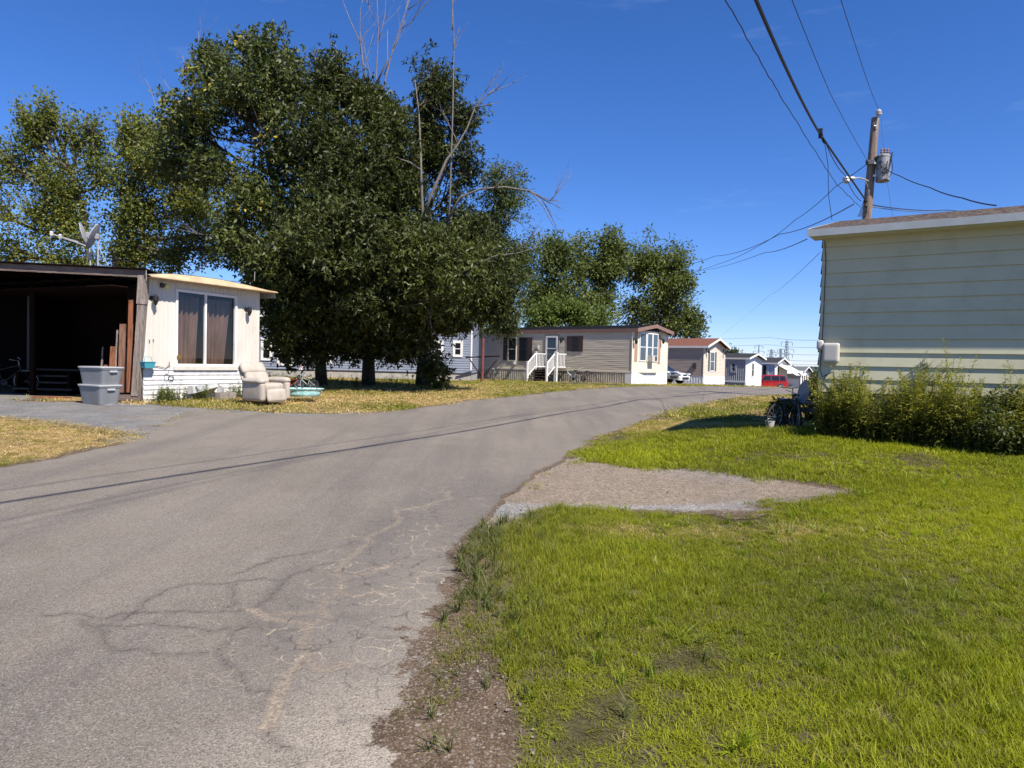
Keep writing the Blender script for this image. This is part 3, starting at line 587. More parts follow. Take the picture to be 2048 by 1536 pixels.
MB().box((-.4, -.02, 0), (.03, .06, zs1-.032)).box((-.02, .06, 0), (.035, W1, zs1-.01)).build('end_skirting', M['skirtw'], H)
MB().box((-L1+.1, .1, .3), (-.1, W1-.1, zs1)).build('crawl_space_block', M['dark_and_shade_wood'], H)
la = lambda px, py: local_at(px, py, O1, RZ)
def shut(parent, x0, x1, z0, z1, m=None): MB().box((x0, -.035, z0), (x1, -.002, z1)).build('shutter', m or M['shutter'], parent)
xa, za = la(1016, 721); xb, zt_ = la(1032.5, 677); xc, _ = la(1038, 700); xd, _ = la(1056, 700)
z0w, z1w = la(1035, 720.5)[1], la(1055, 676)[1]
window(H, la(1017.5, 700)[0], la(1032, 700)[0], z0w, z1w, M['creamlap'], M['glassd'], fr=.05); window(H, la(1039, 700)[0], la(1055.5, 700)[0], z0w, z1w, M['shutter'], M['glassd'], fr=.05)
shut(H, la(1007, 700)[0], la(1014.5, 700)[0], z0w-.02, z1w+.04); shut(H, la(1057.5, 700)[0], la(1064.5, 700)[0], z0w-.02, z1w+.04)
z0w, z1w = la(1152, 702)[1], la(1152, 673.5)[1]
window(H, la(1143.5, 690)[0], la(1157, 690)[0], z0w, z1w, M['shutter'], M['glassd'], fr=.04); shut(H, la(1134, 690)[0], la(1141.8, 690)[0], z0w-.03, z1w+.04); shut(H, la(1158.5, 690)[0], la(1166, 690)[0], z0w-.03, z1w+.04)
dx0, dx1 = la(1091.5, 700)[0], la(1115.5, 700)[0]; zd0, zd1 = zs1+.1, la(1105, 671.5)[1]
d = MB().box((dx0, -.05, zd0), (dx0+.12, .0, zd1)).box((dx1-.12, -.05, zd0), (dx1, .0, zd1)).box((dx0+.12, -.05, zd1-.12), (dx1-.12, 0, zd1)).box((dx0+.12, -.05, zd0), (dx1-.12, 0, zd0+.55)).box((dx0+.12, -.045, zd0+1.22), (dx1-.12, 0, zd0+1.28))
dd = d.build('door', M['white'], H); MB().quad((dx0+.12, -.03, zd0+.5), (dx1-.12, -.03, zd0+.5), (dx1-.12, -.03, zd1-.12), (dx0+.12, -.03, zd1-.12)).build('pane', M['glassb'], dd); MB().box((dx1-.16, -.08, zd0+1.0), (dx1-.12, -.05, zd0+1.12)).build('handle', M['black'], dd)
MB().box((dx0-.06, -.03, zd0), (dx0, 0, zd1+.05)).box((dx1, -.03, zd0), (dx1+.06, 0, zd1+.05)).box((dx0-.06, -.03, zd1+.001), (dx1+.06, 0, zd1+.06)).build('door_frame', M['darkgrey'], H)
lamp(H, la(1126, 678)[0], la(1126, 678)[1], s=1.6)
x, z = la(1076, 695); MB().box((x-.11, -.14, z-.13), (x+.11, 0, z+.15)).lathe([(.10, -.05), (.10, -.18)], (x, 0, z+.0), 12, 'y').build('electric_meter', M['grey'], H)
x, z = la(1031, 727); MB().box((x-.06, -.25, z-.05), (x+.06, 0, z+.15)).build('outdoor_tap_cover', M['grey'], H)
# end wall window bay (plane x=0, facing +x): bowed out on three facets
def le(px, py):
    d = ray(px, py); ux = np.array([math.cos(RZ), math.sin(RZ)]); nn = np.array([-ux[1], ux[0]]); o = np.array(O1); tt = (o @ ux)/(d[:2] @ ux); p = d[:2]*tt; return (float((p-o) @ nn), float(EYE+d[2]*tt))
yA, yB = le(1276, 700)[0], le(1312, 700)[0]; zb0, zb1 = le(1290, 722)[1], le(1290, 667)[1]; yM = yA+(yB-yA)*.30
bay = MB(); p_ = [(.02, yA-.08), (.17, yM), (.17, yB-.1), (.02, yB+.15)]
bay.add([(a, b, zs1) for a, b in p_]+[(a, b, zb1+.14) for a, b in p_], [(0, 1, 5, 4), (1, 2, 6, 5), (2, 3, 7, 6), (7, 6, 5, 4), (0, 1, 2, 3)])
bo = bay.build('bay_window', M['creamlap'], H)
def facet(a, b, s0, s1, mm):
    a = np.array(a); b = np.array(b); A = a+(b-a)*s0; B = a+(b-a)*s1; nrm = np.array([(b-a)[1], -(b-a)[0]]); nrm = nrm/np.linalg.norm(nrm)*.012; A = A+nrm; B = B+nrm
    f_ = MB().bar((A[0], A[1], zb0), (A[0], A[1], zb1), .06, .06).bar((B[0], B[1], zb0), (B[0], B[1], zb1), .06, .06).bar((A[0], A[1], zb1), (B[0], B[1], zb1), .06, .06).bar((A[0], A[1], zb0), (B[0], B[1], zb0), .06, .06).bar((A[0], A[1], (zb0+zb1)/2), (B[0], B[1], (zb0+zb1)/2), .03, .04)
    fo = f_.build('window', M['white'], H); MB().quad((A[0]+nrm[0]*.8, A[1], zb0), (B[0]+nrm[0]*.8, B[1], zb0), (B[0]+nrm[0]*.8, B[1], zb1), (A[0]+nrm[0]*.8, A[1], zb1)).build('pane', M['glassb'], fo)
facet(p_[0], p_[1], .22, .95, 0); facet(p_[1], p_[2], .06, .48, 0); facet(p_[1], p_[2], .54, .96, 0)
rf = MB(); q_ = [(-.0, yA-.2), (.26, yM-.05), (.26, yB), (0, yB+.28)]
rf.add([(a, b, zb1+.15) for a, b in q_]+[(a, b, zb1+.20) for a, b in q_]+[(0.0, yA, zb1+.36), (0.0, yB, zb1+.36)], [(0, 1, 5, 4), (1, 2, 6, 5), (2, 3, 7, 6), (0, 3, 2, 1), (4, 5, 8), (5, 6, 9, 8), (6, 7, 9)]); rf.build('bay_roof', M['shingle_dark'], H)
MB().box((.0, yA-.42, zb0-.05), (.03, yA-.12, zb1+.05)).build('shutter', M['shuttert'], H); MB().box((.0, yB+.2, zb0-.15), (.03, yB+.5, zb1+.0)).build('shutter', M['shuttert'], H)
ya_ = yM+(yB-yM)*.30; MB().box((.16, ya_-.3, zb0-.02), (.52, ya_+.25, zb0+.33)).build('air_conditioner', M['vinyl'], H)
MB().box((.52, ya_+.0, zb0+.03), (.535, ya_+.22, zb0+.29)).build('air_conditioner_grille', M['darkgrey'], H)
for px in (1266.5, 1321): yy, zz = le(px, 680); lamp(H, .0, zz, 0, s=1.7, ax='x').location = (0, 0, 0) if False else (0, 0, 0)
for ch in [c for c in H.children if c.name.startswith('wall_lamp')][1:]:
    bpy.data.objects.remove(ch)
for px in (1266.5, 1321):
    yy, zz = le(px, 680); mb = MB().box((.0, yy-.05, zz-.1), (.03, yy+.05, zz+.1)).tube([(.03, yy, zz+.05), (.16, yy, zz+.1), (.2, yy, zz)], .02, 6).lathe([(.03, .05), (.09, 0), (.09, -.16), (.03, -.24)], (.2, yy, zz), 8); mb.build('wall_lamp', M['black'], H)
# porch steps with white railings
gz1 = .50
xs0, xs1 = la(1059, 742)[0], la(1100, 742)[0]
P = thing('porch_steps', 'dark wooden steps with white railings at the taupe home front door', 'steps', (O1[0], O1[1], 0), RZ)
zt = zs1+.10; xm0, xm1 = dx0+.05, dx1+.72; XR = dx1+.58-.0; XR = xm0+1.5
MB().box((xm0, -1.05, zt-.07), (xm1, -.06, zt)).build('landing', M['stepwood'], P)
for k in range(4): MB().box((xm0, -1.05-.21*(k+1), zt-.16*(k+1)-.05), (XR, -1.06-.21*k, zt-.16*(k+1))).build('tread', M['stepwood'], P)
MB().box((xm0+.02, -1.2, .2), (dx1+.1, -1.16, zt-.08)).build('riser_panel', M['dark_and_shade_wood'], P)
def rail(a, b, z0a, z0b, h=.9, nb=8):
    a = np.array(a, float); b = np.array(b, float); mb = MB()
    mb.bar((*a, z0a+h), (*b, z0b+h), .07, .06); mb.bar((*a, z0a+.1), (*b, z0b+.1), .05, .05)
    for i in range(1, nb): f = i/nb; q = a+(b-a)*f; zq = z0a+(z0b-z0a)*f; mb.bar((*q, zq+.1), (*q, zq+h), .035, .035)
    mb.build('railing', M['white'], P)
def newel(x, y, z0, z1): MB().bar((x, y, z0), (x, y, z1), .10, .10).bar((x, y, z1), (x, y, z1+.05), .13, .13).build('newel_post', M['white'], P)
rail((xm0, -.1), (xm0, -1.0), zt, zt, nb=6); rail((xm0, -1.1), (xm0, -1.82), zt, zt-.58, nb=6); newel(xm0, -1.05, gz1-.2, zt+.98); newel(xm0, -1.87, gz1-.2, zt-.58+.95)
rail((xm1, -.1), (xm1, -1.0), zt, zt, nb=6); newel(xm1, -1.05, gz1-.2, zt+.95); rail((XR+.05, -1.05), (xm1-.05, -1.05), zt, zt, nb=7); newel(XR, -1.05, gz1-.2, zt+.98); rail((XR, -1.1), (XR, -1.82), zt, zt-.58, nb=6); newel(XR, -1.87, gz1-.2, zt-.58+.95)

# --- generic end-on home of the row
def row_home(label, O, L, W, zg, zs, ze, zp, mw, me, mroof, mtrim, mskirt, mskirte, ribs=False, ov=.3, ridge=None):
    H = thing('mobile_home', label, 'mobile home', (O[0], O[1], 0), RZ)
    s = MB()
    if ribs: vribs(s, (-L, 0), (0, 0), zs, ze, .22, .03)
    else: siding(s, (-L, 0), (0, 0), zs, ze, .13, .006, jit=.004, seed=int(L*10), sub=.8)
    siding(s, (0, W), (-L, W), zs, ze, .13); siding(s, (-L, W), (-L, 0), zs, ze, .13); s.build('wall', mw, H)
    s = MB(); (vribs(s, (0, 0), (0, W), zs, ze, .3, .012) if ribs else siding(s, (0, 0), (0, W), zs, ze, .115)); s.build('end_wall', me, H)
    gable_wall(MB(), 0, 0, W, ze, zp).build('gable', me, H); gable_wall(MB(), -L, 0, W, ze, zp, -1).build('gable', mw, H)
    gable(H, -L, 0, 0, W, ze+.03, zp, mroof, mtrim, ov, .12, .06, .17)
    boxes([((-.02, -.03, zs), (.025, .025, ze)), ((-.015, W-.04, zs), (.025, W+.02, ze))], 'corner_trim', me, H)
    vribs(MB(), (-L, .01), (-.01, .01), zg-.5, zs, .25, .012).build('skirting', mskirt, H)
    MB().box((-.03, .04, zg-.5), (.035, W, zs-.01)).build('end_skirting', mskirte, H)
    return H
def lend(px, py, O):
    d = ray(px, py); ux = np.array([math.cos(RZ), math.sin(RZ)]); nn = np.array([-ux[1], ux[0]]); o = np.array(O[:2]); tt = (o @ ux)/(d[:2] @ ux); p = d[:2]*tt; return (float((p-o) @ nn), float(EYE+d[2]*tt))
O2 = (15.85, 59.0)
H2 = row_home('brown sided home with rust red roof and beige gable end behind the parked cars', O2, 16, 4.25, .1, .86, 3.33, 4.05, M['tan2'], M['beigelap'], M['shingle_rust'], M['white'], M['skirtw'], M['skirtw'], ov=.45)
y0_, y1_ = lend(1420.5, 720, O2)[0], lend(1428, 720, O2)[0]; zz0, zz1 = lend(1424, 741, O2)[1], lend(1424, 705, O2)[1]
window(H2, y0_, y1_, zz0, zz1, M['white'], M['glassb'], y=0, ax='y', fr=.09, rail=True)
for a, b in ((y0_-.42, y0_-.12), (y1_+.12, y1_+.42)): MB().box((0, a, zz0-.05), (.04, b, zz1+.05)).build('shutter', M['olive'], H2)
for yy in (.45, 3.8): MB().box((0, yy-.06, 3.0), (.05, yy+.06, 3.2)).tube([(.05, yy, 3.1), (.22, yy, 3.15), (.24, yy, 3.0)], .025, 6).lathe([(.04, .03), (.1, -.03), (.09, -.2)], (.24, yy, 3.0), 8).build('wall_lamp', M['black'], H2)
MB().box((-.9, -.12, 1.5), (-.6, 0, 1.95)).build('electric_meter', M['darkgrey'], H2)
O3 = (23.3, 71.0)
H3 = row_home('grey ribbed home with pale gable end and black shingle roof', O3, 15, 4.2, -.35, .32, 2.62, 3.12, M['greyrib'], M['palewhite'], M['shingle_dark'], M['white'], M['greyrib'], M['palewhite'], ribs=True, ov=.45)
xw0, xw1 = local_at(1464, 735, O3, RZ)[0], local_at(1470.5, 735, O3, RZ)[0]; window(H3, xw0, xw1, local_at(1467, 742, O3, RZ)[1], local_at(1467, 727, O3, RZ)[1], M['greylap'], M['glassd'], fr=.16, proud=.06)
yw = lend(1505.5, 735, O3)[0]; window(H3, yw-.22, yw+.22, lend(1505, 752, O3)[1], lend(1505, 727, O3)[1], M['white'], M['glassd'], ax='y', fr=.08)
MB().box((-15, -.06, .20), (.06, -.02, .34)).build('band_board', M['skirtw'], H3)
O4 = (31.4, 85.0)
H4 = row_home('pale aqua home with white gable end and side awning behind the red car', O4, 15, 4.2, -1.0, -.1, 2.35, 3.0, M['paleaqua'], M['white'], M['shingle_dark'], M['white'], M['skirtw'], M['skirtw'], ov=.4)
MB().box((local_at(1526, 745, O4, RZ)[0], -.04, .0), (local_at(1532.5, 745, O4, RZ)[0], -.01, 2.1)).build('door', M['black'], H4)
yy = lend(1556, 745, O4)[0]; window(H4, yy-.3, yy+.2, 0.5, 1.9, M['white'], M['glassd'], ax='y', fr=.08)
MB().add([(0.05, .9, 2.1), (0.05, 4.6, 2.1), (2.2, 4.6, .95), (2.2, .9, .95), (0.05, .9, 2.16), (0.05, 4.6, 2.16), (2.2, 4.6, 1.01), (2.2, .9, 1.01)], [(0,1,2,3),(7,6,5,4),(0,4,5,1),(1,5,6,2),(2,6,7,3),(3,7,4,0)]).build('awning', M['white'], H4)
xw = local_at(1521, 740, O4, RZ)[0]; window(H4, xw-.9, xw+.9, .9, 1.9, M['white'], M['vinyl'], fr=.06)
O5 = (46.7, 115.0)
H5 = row_home('farthest grey lap sided home with white porch front and white trim', O5, 14, 4.2, -1.9, -1.1, 1.35, 2.2, M['greylap'], M['white'], M['shingle_slate'], M['white'], M['skirtw'], M['skirtw'], ov=.6)
MB().add([(-14.3, -.3, 1.42), (.5, -.3, 1.42), (.5, -1.5, .98), (-14.3, -1.5, .98), (-14.3, -.3, 1.5), (.5, -.3, 1.5), (.5, -1.5, 1.06), (-14.3, -1.5, 1.06)], [(0,1,2,3),(7,6,5,4),(0,4,5,1),(1,5,6,2),(2,6,7,3),(3,7,4,0)]).build('porch_roof', M['white'], H5)
for yq in (.9, 1.9, 2.9): window(H5, yq-.3, yq+.3, -.6, .9, M['white'], M['glassd'], ax='y', fr=.08)

# ================================================================ SLATE BLUE HOUSE BEHIND THE TREES
B = thing('house', 'slate blue lap sided house with white trim behind the dark trees', 'house', (-2.2, 38.0, 0), 0.0)
zs, ze = .95, 3.95
s = siding(MB(), (-17, 0), (0, 0), zs, ze, .13, .022); siding(s, (0, 0), (0, 7.5), zs, ze, .13, .022); siding(s, (0, 7.5), (-17, 7.5), zs, ze, .13); siding(s, (-17, 7.5), (-17, 0), zs, ze, .13); s.build('wall', M['blue'], B)
gable_wall(MB(), 0, 0, 7.5, ze, ze+1.75, 1, .13).build('gable', M['blue'], B)
gable(B, -17, 0, 0, 7.5, ze+.02, ze+1.8, M['shingle_slate'], M['white'], .3, .3, .07, .2)
MB().box((-16.98, .04, .0), (-.04, 7.4, zs)).build('foundation', M['concrete'], B)
boxes([((-.05, -.035, zs), (.035, .05, ze)), ((-17.03, -.035, zs), (-16.95, .03, ze))], 'corner_trim', M['white'], B)
lb = lambda px, py: local_at(px, py, (-2.2, 38.0), 0)
for (a, b, t_, bb) in ((910.5, 921, 686, 709), (870, 882, 686, 711), (797, 815, 690, 716), (640, 660, 690, 722), (560, 583, 686, 726), (527, 540, 680, 716)):
    x0, x1 = lb(a, 700)[0], lb(b, 700)[0]; window(B, x0, x1, lb(a, bb)[1], lb(a, t_)[1], M['white'], M['glassd'], fr=.13, proud=.05)

# ================================================================ WHITE HOME AT LEFT (end wall faces the road)
A = np.array([-.52*17, 17.0]); RL = math.atan2(.903, .43); WL = 3.68
def ll(px, py, py_=0): return local_at(px, py, A, RL, py_)
H = thing('mobile_home', 'old white ribbed metal home with a wide curtained window and yellowed roof edge', 'mobile home', (A[0], A[1], 0), RL)
zt1 = ll(380, 735)[1]; _rp = [ll(px, py, -.38) for px, py in ((292, 549), (318, 546), (345, 545.5), (400, 550.5), (450, 558), (500, 568.5), (531, 576.5), (560, 584))]; zroof = lambda s_: float(np.interp(s_, [p[0] for p in _rp], [p[1] for p in _rp]))-.09
wx0, wx1 = ll(353, 650)[0], ll(469, 650)[0]; wz0, wz1 = ll(410, 729.5)[1], ll(360, 583)[1]
s = vribs(MB(), (0, 0), (wx0, 0), zt1, lambda q: zroof(q)-.01, .125); vribs(s, (wx1, 0), (WL, 0), zt1, lambda q: zroof(wx1+q)-.01, .125); vribs(s, (wx0, 0), (wx1, 0), wz1, lambda q: zroof(wx0+q)-.01, .125); vribs(s, (wx0, 0), (wx1, 0), zt1, wz0, .125); s.build('end_wall', M['whitewall'], H)
s = vribs(MB(), (WL, 0), (WL, 14), zt1, zroof(WL)-.02, .125); vribs(s, (WL, 14), (0, 14), zt1, zroof(WL)-.02, .125); s.build('wall', M['whitewall'], H)
MB().box((0, .03, .2), (.05, .6, 3.2)).box((0.05, .55, .2), (2.3, .6, 3.2)).box((2.3, .6, .2), (2.36, 14, 3.2)).box((-.6, .35, 3.10), (2.36, 14, 3.13)).build('added_recess_shell', M['dark_and_shade_wood'], H)  # inset wall and dark ceiling added to keep the carport interior dark
siding(MB(), (.0, 0), (WL, 0), .2, zt1, .118, .02).box((.01, .02, .1), (WL-.01, .06, zt1)).build('skirting', M['whitelap'], H)
siding(MB(), (WL, .02), (WL, 14), .1, zt1, .118, .02).build('side_skirting', M['whitelap'], H)
# bowed roof with a yellowed metal edge
_l0, _l1 = ll(294, 550.5, -.38), ll(531, 581.5, -.38); lowz = lambda s_: _l0[1]+(s_-_l0[0])/(_l1[0]-_l0[0])*(_l1[1]-_l0[1])
N = 16; r = MB(); e = MB()
for i in range(N):
    s0, s1 = -.1+(WL+.42)*i/N, -.1+(WL+.42)*(i+1)/N; z0_, z1_ = zroof(s0)+.06, zroof(s1)+.06
    r.quad((s0, -.28, z0_+.02), (s1, -.28, z1_+.02), (s1, 14.2, z1_+.02), (s0, 14.2, z0_+.02)); r.quad((s0, -.28, lowz(s0)+.005), (s1, -.28, lowz(s1)+.005), (s1, 14.2, lowz(s1)+.005), (s0, 14.2, lowz(s0)+.005))
    q0, q1 = lowz(s0), lowz(s1); e.add([(s0, -.38, q0), (s1, -.38, q1), (s1, -.28, max(z1_+.01, q1+.03)), (s0, -.28, max(z0_+.01, q0+.03)), (s0, -.38, q0-.02), (s1, -.38, q1-.02), (s1, -.02, q1-.03), (s0, -.02, q0-.03)], [(0, 1, 2, 3), (4, 5, 1, 0), (7, 6, 5, 4)])
r.box((WL+.30, -.28, zroof(WL+.32)-.1), (WL+.325, 14.2, zroof(WL+.32)+.08)); r.build('roof', M['grey'], H); e.build('roof_edge', M['goldedge'], H)
# wide window: frame > mullion, panes, curtains
fr = MB(); q = .05
for a, b, c_, d_ in ((wx0-q, wx0+.01, wz0-q, wz1+q), (wx1-.01, wx1+q, wz0-q, wz1+q), (wx0+.01, wx1-.01, wz1-.01, wz1+q), (wx0+.01, wx1-.01, wz0-q, wz0+.02)): fr.box((a, -.045, c_), (b, .03, d_))
xm = ll(410, 650)[0]; fr.box((xm-.025, -.035, wz0+.02), (xm+.025, .03, wz1-.01)); fw_ = fr.build('window', M['white'], H)
MB().quad((wx0, .005, wz0), (xm, .005, wz0), (xm, .005, wz1), (wx0, .005, wz1)).build('pane', M['glass'], fw_); MB().quad((xm, .006, wz0), (wx1, .006, wz0), (wx1, .006, wz1), (xm, .006, wz1)).build('pane', M['glass'], fw_)
def drape(x0, x1, x0b, x1b, z0, z1, y=.17, n=70, seed=1):
    V = []; Fc = []; rr = random.Random(seed); ph = rr.uniform(0, 6)
    rowsn = 8
    for j in range(rowsn+1):
        f = j/rowsn; a = x0b+(x0-x0b)*f; b = x1b+(x1-x1b)*f
        for i in range(n+1):
            u = i/n; V.append((a+(b-a)*u, y+.035*math.sin(u*34+ph+.5*f)+.02*math.sin(u*77+2*ph), z0+(z1-z0)*f))
    for j in range(rowsn):
        for i in range(n): k = j*(n+1)+i; Fc.append((k, k+1, k+n+2, k+n+1))
    return MB().add(V, Fc).build('curtain', M['curtain'], fw_, smooth=True)
drape(wx0, xm-.02, wx0+.02, xm-.12, wz0+.02, wz1-.08, seed=2); drape(xm+.02, wx1, xm+.12, wx1-.22, wz0+.02, wz1-.10, seed=5)
MB().box((wx0-.3, .9, wz0-.4), (wx1+.3, .95, wz1+.3)).box((wx0-.3, .03, wz0-.4), (wx0-.25, .95, wz1+.3)).box((wx1+.2, .03, wz0-.4), (wx1+.25, .95, wz1+.3)).box((wx0-.3, .03, wz1+.25), (wx1+.25, .95, wz1+.3)).box((wx0-.3, .03, wz0-.45), (wx1+.25, .95, wz0-.4)).build('room_shell', M['dark_and_shade_wood'], H)
MB().box((wx0-.09, -.055, wz0-.14), (wx1+.09, .0, wz0-.052)).build('window_sill', M['whitewall'], H)
for px, py, ss, mm in ((303, 596, 1.0, 'darkgrey'), (323, 571, .8, 'lampy'), (491, 619, 1.0, 'darkgrey')):
    x, z = ll(px, py)
    if mm == 'lampy':
        wl_ = MB().box((x-.05, -.03, z-.05), (x+.05, 0, z+.06)).lathe([(.045, 0), (.06, .10)], (x, -.12, z), 10, 'y').build('wall_lamp', M['darkgrey'], H); MB().lathe([(.04, 0), (.055, .03), (.02, .06)], (x+.04, -.16, z-.03), 10, 'y').build('bulb', M['lampy'], wl_)
    else: lamp(H, x, z, s=1.15)
for ch_, px in (('1', 298), ('7', 305.5)):
    x, z = ll(px, 682)
    m_ = MB(); 
    if ch_ == '1': m_.box((x-.008, -.02, z-.03), (x+.008, -.014, z+.03)).box((x-.016, -.02, z+.018), (x-.008, -.014, z+.028)).box((x-.016, -.0201, z-.036), (x+.016, -.014, z-.03))
    else: m_.box((x-.02, -.02, z+.022), (x+.02, -.014, z+.034)).bar((x+.014, -.017, z+.022), (x-.006, -.017, z-.034), .013, .006)
    m_.build('house_number', M['black'], H)
x, z = ll(354.5, 714); MB().lathe([(.062, 0), (.062, .02), (.04, .028)], (x, -.075, z), 18, 'y').build('round_plaque', M['brass'], H)
x, z = ll(293, 728); 
MB().tube([(x+.05, -.03, z-.05), (x+.3, -.035, z-.06), (x+.5, -.04, z-.1), (x+.6, -.035, z-.03)], .008, 5).tube([ll(337, 723)+(0,), (0, 0, 0)][:1] and [(ll(337, 723)[0], -.03, ll(337, 723)[1]), (ll(337, 735)[0], -.035, ll(337, 735)[1]), (ll(334, 748)[0], -.035, ll(334, 748)[1])], .006, 5).build('wall_cable', M['black'], H)
x, z = ll(340, 756); cl = MB(); cl.tube([(x+.07*math.cos(a), -.035, z+.07*math.sin(a)) for a in np.linspace(0, 6.3, 18)], .010, 5); x2, z2 = ll(331, 755); cl.tube([(x2+.06*math.cos(a), -.03, z2+.09*math.sin(a)) for a in np.linspace(.5, 5.5, 14)], .005, 5); cl.build('cable_coil', M['black'], H)
for px, top in ((294, 534), (510, 560)):
    x, z = ll(px, 560, -.2); MB().tube([(x-.02, -.2, z-.02), (x-.06, -.25, z+.22)], .008, 5).build('vent_rod', M['vinyl'], H)

# ================================================================ CARPORT
def W2(px, Y): p = at(px, 600, Y); return p[0]
C = thing('carport', 'timber carport, shade painted into its inside, with weathered beam and corner post beside the white home', 'carport', (-8.75, 17.0, 0), 0)
C0 = np.array([-8.75, 17.0, 0])
def cl_(px, py, Y): return at(px, py, Y)-C0
b0 = cl_(292, 548, 16.9); b1 = cl_(-420, 513, 16.6)
mb = MB().bar((b1[0], b1[1], b1[2]), (b0[0], b0[1], b0[2]), .06, .17); mb.build('front_beam', M['oldwood_h'], C)
mb = MB().add([(b1[0], b1[1]-.12, b1[2]+.10), (b0[0]+.05, b0[1]-.12, b0[2]+.10), (b0[0]-.1, .9, b0[2]+.1), (b1[0], 6.0, b1[2]+.1), (b1[0], b1[1]-.12, b1[2]+.125), (b0[0]+.05, b0[1]-.12, b0[2]+.125), (b0[0]-.1, .9, b0[2]+.125), (b1[0], 6.0, b1[2]+.125)], [(0,1,2,3),(7,6,5,4),(0,4,5,1),(1,5,6,2),(2,6,7,3),(3,7,4,0)]); mb.build('roof', M['dark_and_shade_wood'], C)
for k in range(12): x_ = b1[0]+(b0[0]-b1[0])*(k+.5)/12; MB().box((x_-.02, .05, b0[2]-.06), (x_+.02, 1.0-x_*.5, b0[2]+.095)).build('rafter', M['dark_and_shade_wood'], C)
pt = cl_(287, 562, 16.95); pb = cl_(272, 790, 16.95)
MB().bar((pb[0], pb[1], pb[2]-.02), (pt[0]-.02, pt[1], pt[2]-.55), .17, .15, (0, 1, 0)).build('post', M['oldwood'], C); MB().bar((pt[0]-.02, pt[1]-.01, pt[2]-.55), (pt[0]+.01, pt[1]-.01, b0[2]-.03), .20, .16, (0, 1, 0)).build('post_cap_block', M['oldwood'], C)
MB().box((pb[0]-.75, pb[1]-.06, pb[2]-.14), (pb[0]+.13, pb[1]+.07, pb[2]-.0)).build('sill_plank', M['oldwood_h'], C)
# standing boards leaning on the side wall
for i, (px, ptop, pbot, wpx, mm, Yb) in enumerate(((262, 600, 785, 10, 'redwood', 17.08), (245, 648, 785, 12, 'brownwood', 17.15), (226, 693, 770, 11, 'redwood', 17.3), (252, 693, 785, 6, 'oldwood', 17.4), (211, 730, 775, 7, 'brownwood', 17.5), (205, 694, 770, 2.5, 'oldwood', 17.7), (234, 660, 785, 3, 'oldwood', 17.3))):
    a = cl_(px-4, pbot, Yb); b = cl_(px+1, ptop, Yb+.1); w_ = wpx/1420*17
    MB().bar(a, b, w_, .035, (0, 1, 0)).build('board', M[mm], C)
# side wall boards, added back and left walls
for k in range(11):
    y_ = .55+k*.26; x_ = cl_(268, 700, 17.1)[0]-.12-(k*.26)*.30; MB().box((x_-.02, y_, .45), (x_+.01, y_+.19, 3.2)).build('side_board', M['slat'], C)
for px, Yp in ((66, 18.7),): 
    x_ = cl_(px, 700, Yp); MB().bar((x_[0], x_[1], .3), (x_[0], x_[1], 3.3), .11, .11).build('inner_post', M['dark_and_shade_wood'], C)
MB().box((b1[0]-1, .5, .2), (b1[0]-.9, 9, 3.4)).box((b1[0]-1, 8.6, .2), (b0[0]-12, 8.7, 3.4)).build('added_dark_enclosure', M['dark_and_shade_wood'], C)  # out-of-view walls added to darken the carport
x_ = cl_(68, 803, 17.9); x2 = cl_(140, 803, 17.9); MB().box((x_[0], x_[1]-.06, .30), (x2[0], x_[1]+.06, .40)).build('ground_plank', M['redwood'], C)
dxa = cl_(0, 640, 20.2); dr = MB().box((dxa[0]-.6, dxa[1], .9), (cl_(57, 640, 20.2)[0], dxa[1]+.05, cl_(40, 588, 20.2)[2])); do_ = dr.build('inner_door', mat('shade_black_door', (.005, .004, .004), .95, spec=.05), C)  # door colour taken to near black to paint in the carport shade
x_ = cl_(57, 640, 20.2)[0]; MB().box((x_-.02, dxa[1]-.03, .9), (x_+.04, dxa[1]-.002, cl_(40, 586, 20.2)[2])).box((dxa[0]-.6, dxa[1]-.03, cl_(40, 586, 20.2)[2]-.04), (x_-.02, dxa[1]-.002, cl_(40, 586, 20.2)[2])).build('trim', M['darkgrey'], do_)
ST = thing('porch_steps', 'dim wooden steps in the shade inside the carport', 'steps', (cl_(85, 780, 19.2)[0]+C0[0], 19.3, gz(-12, 19.3)), 0)
for k in range(4): MB().box((-.75+.0*k, .28*k-.2, .17*(k+1)-.05), (.85-.08*k, .28*k+.10, .17*(k+1))).build('tread', mat('worn_step', (.05, .04, .035), .7) if k == 0 else bpy.data.materials['worn_step'], ST)
boxes([((-.7, -.15, 0), (-.64, .9, .6)), ((.7, -.15, 0), (.76, .9, .6))], 'stringer', M['dark_and_shade_wood'], ST)
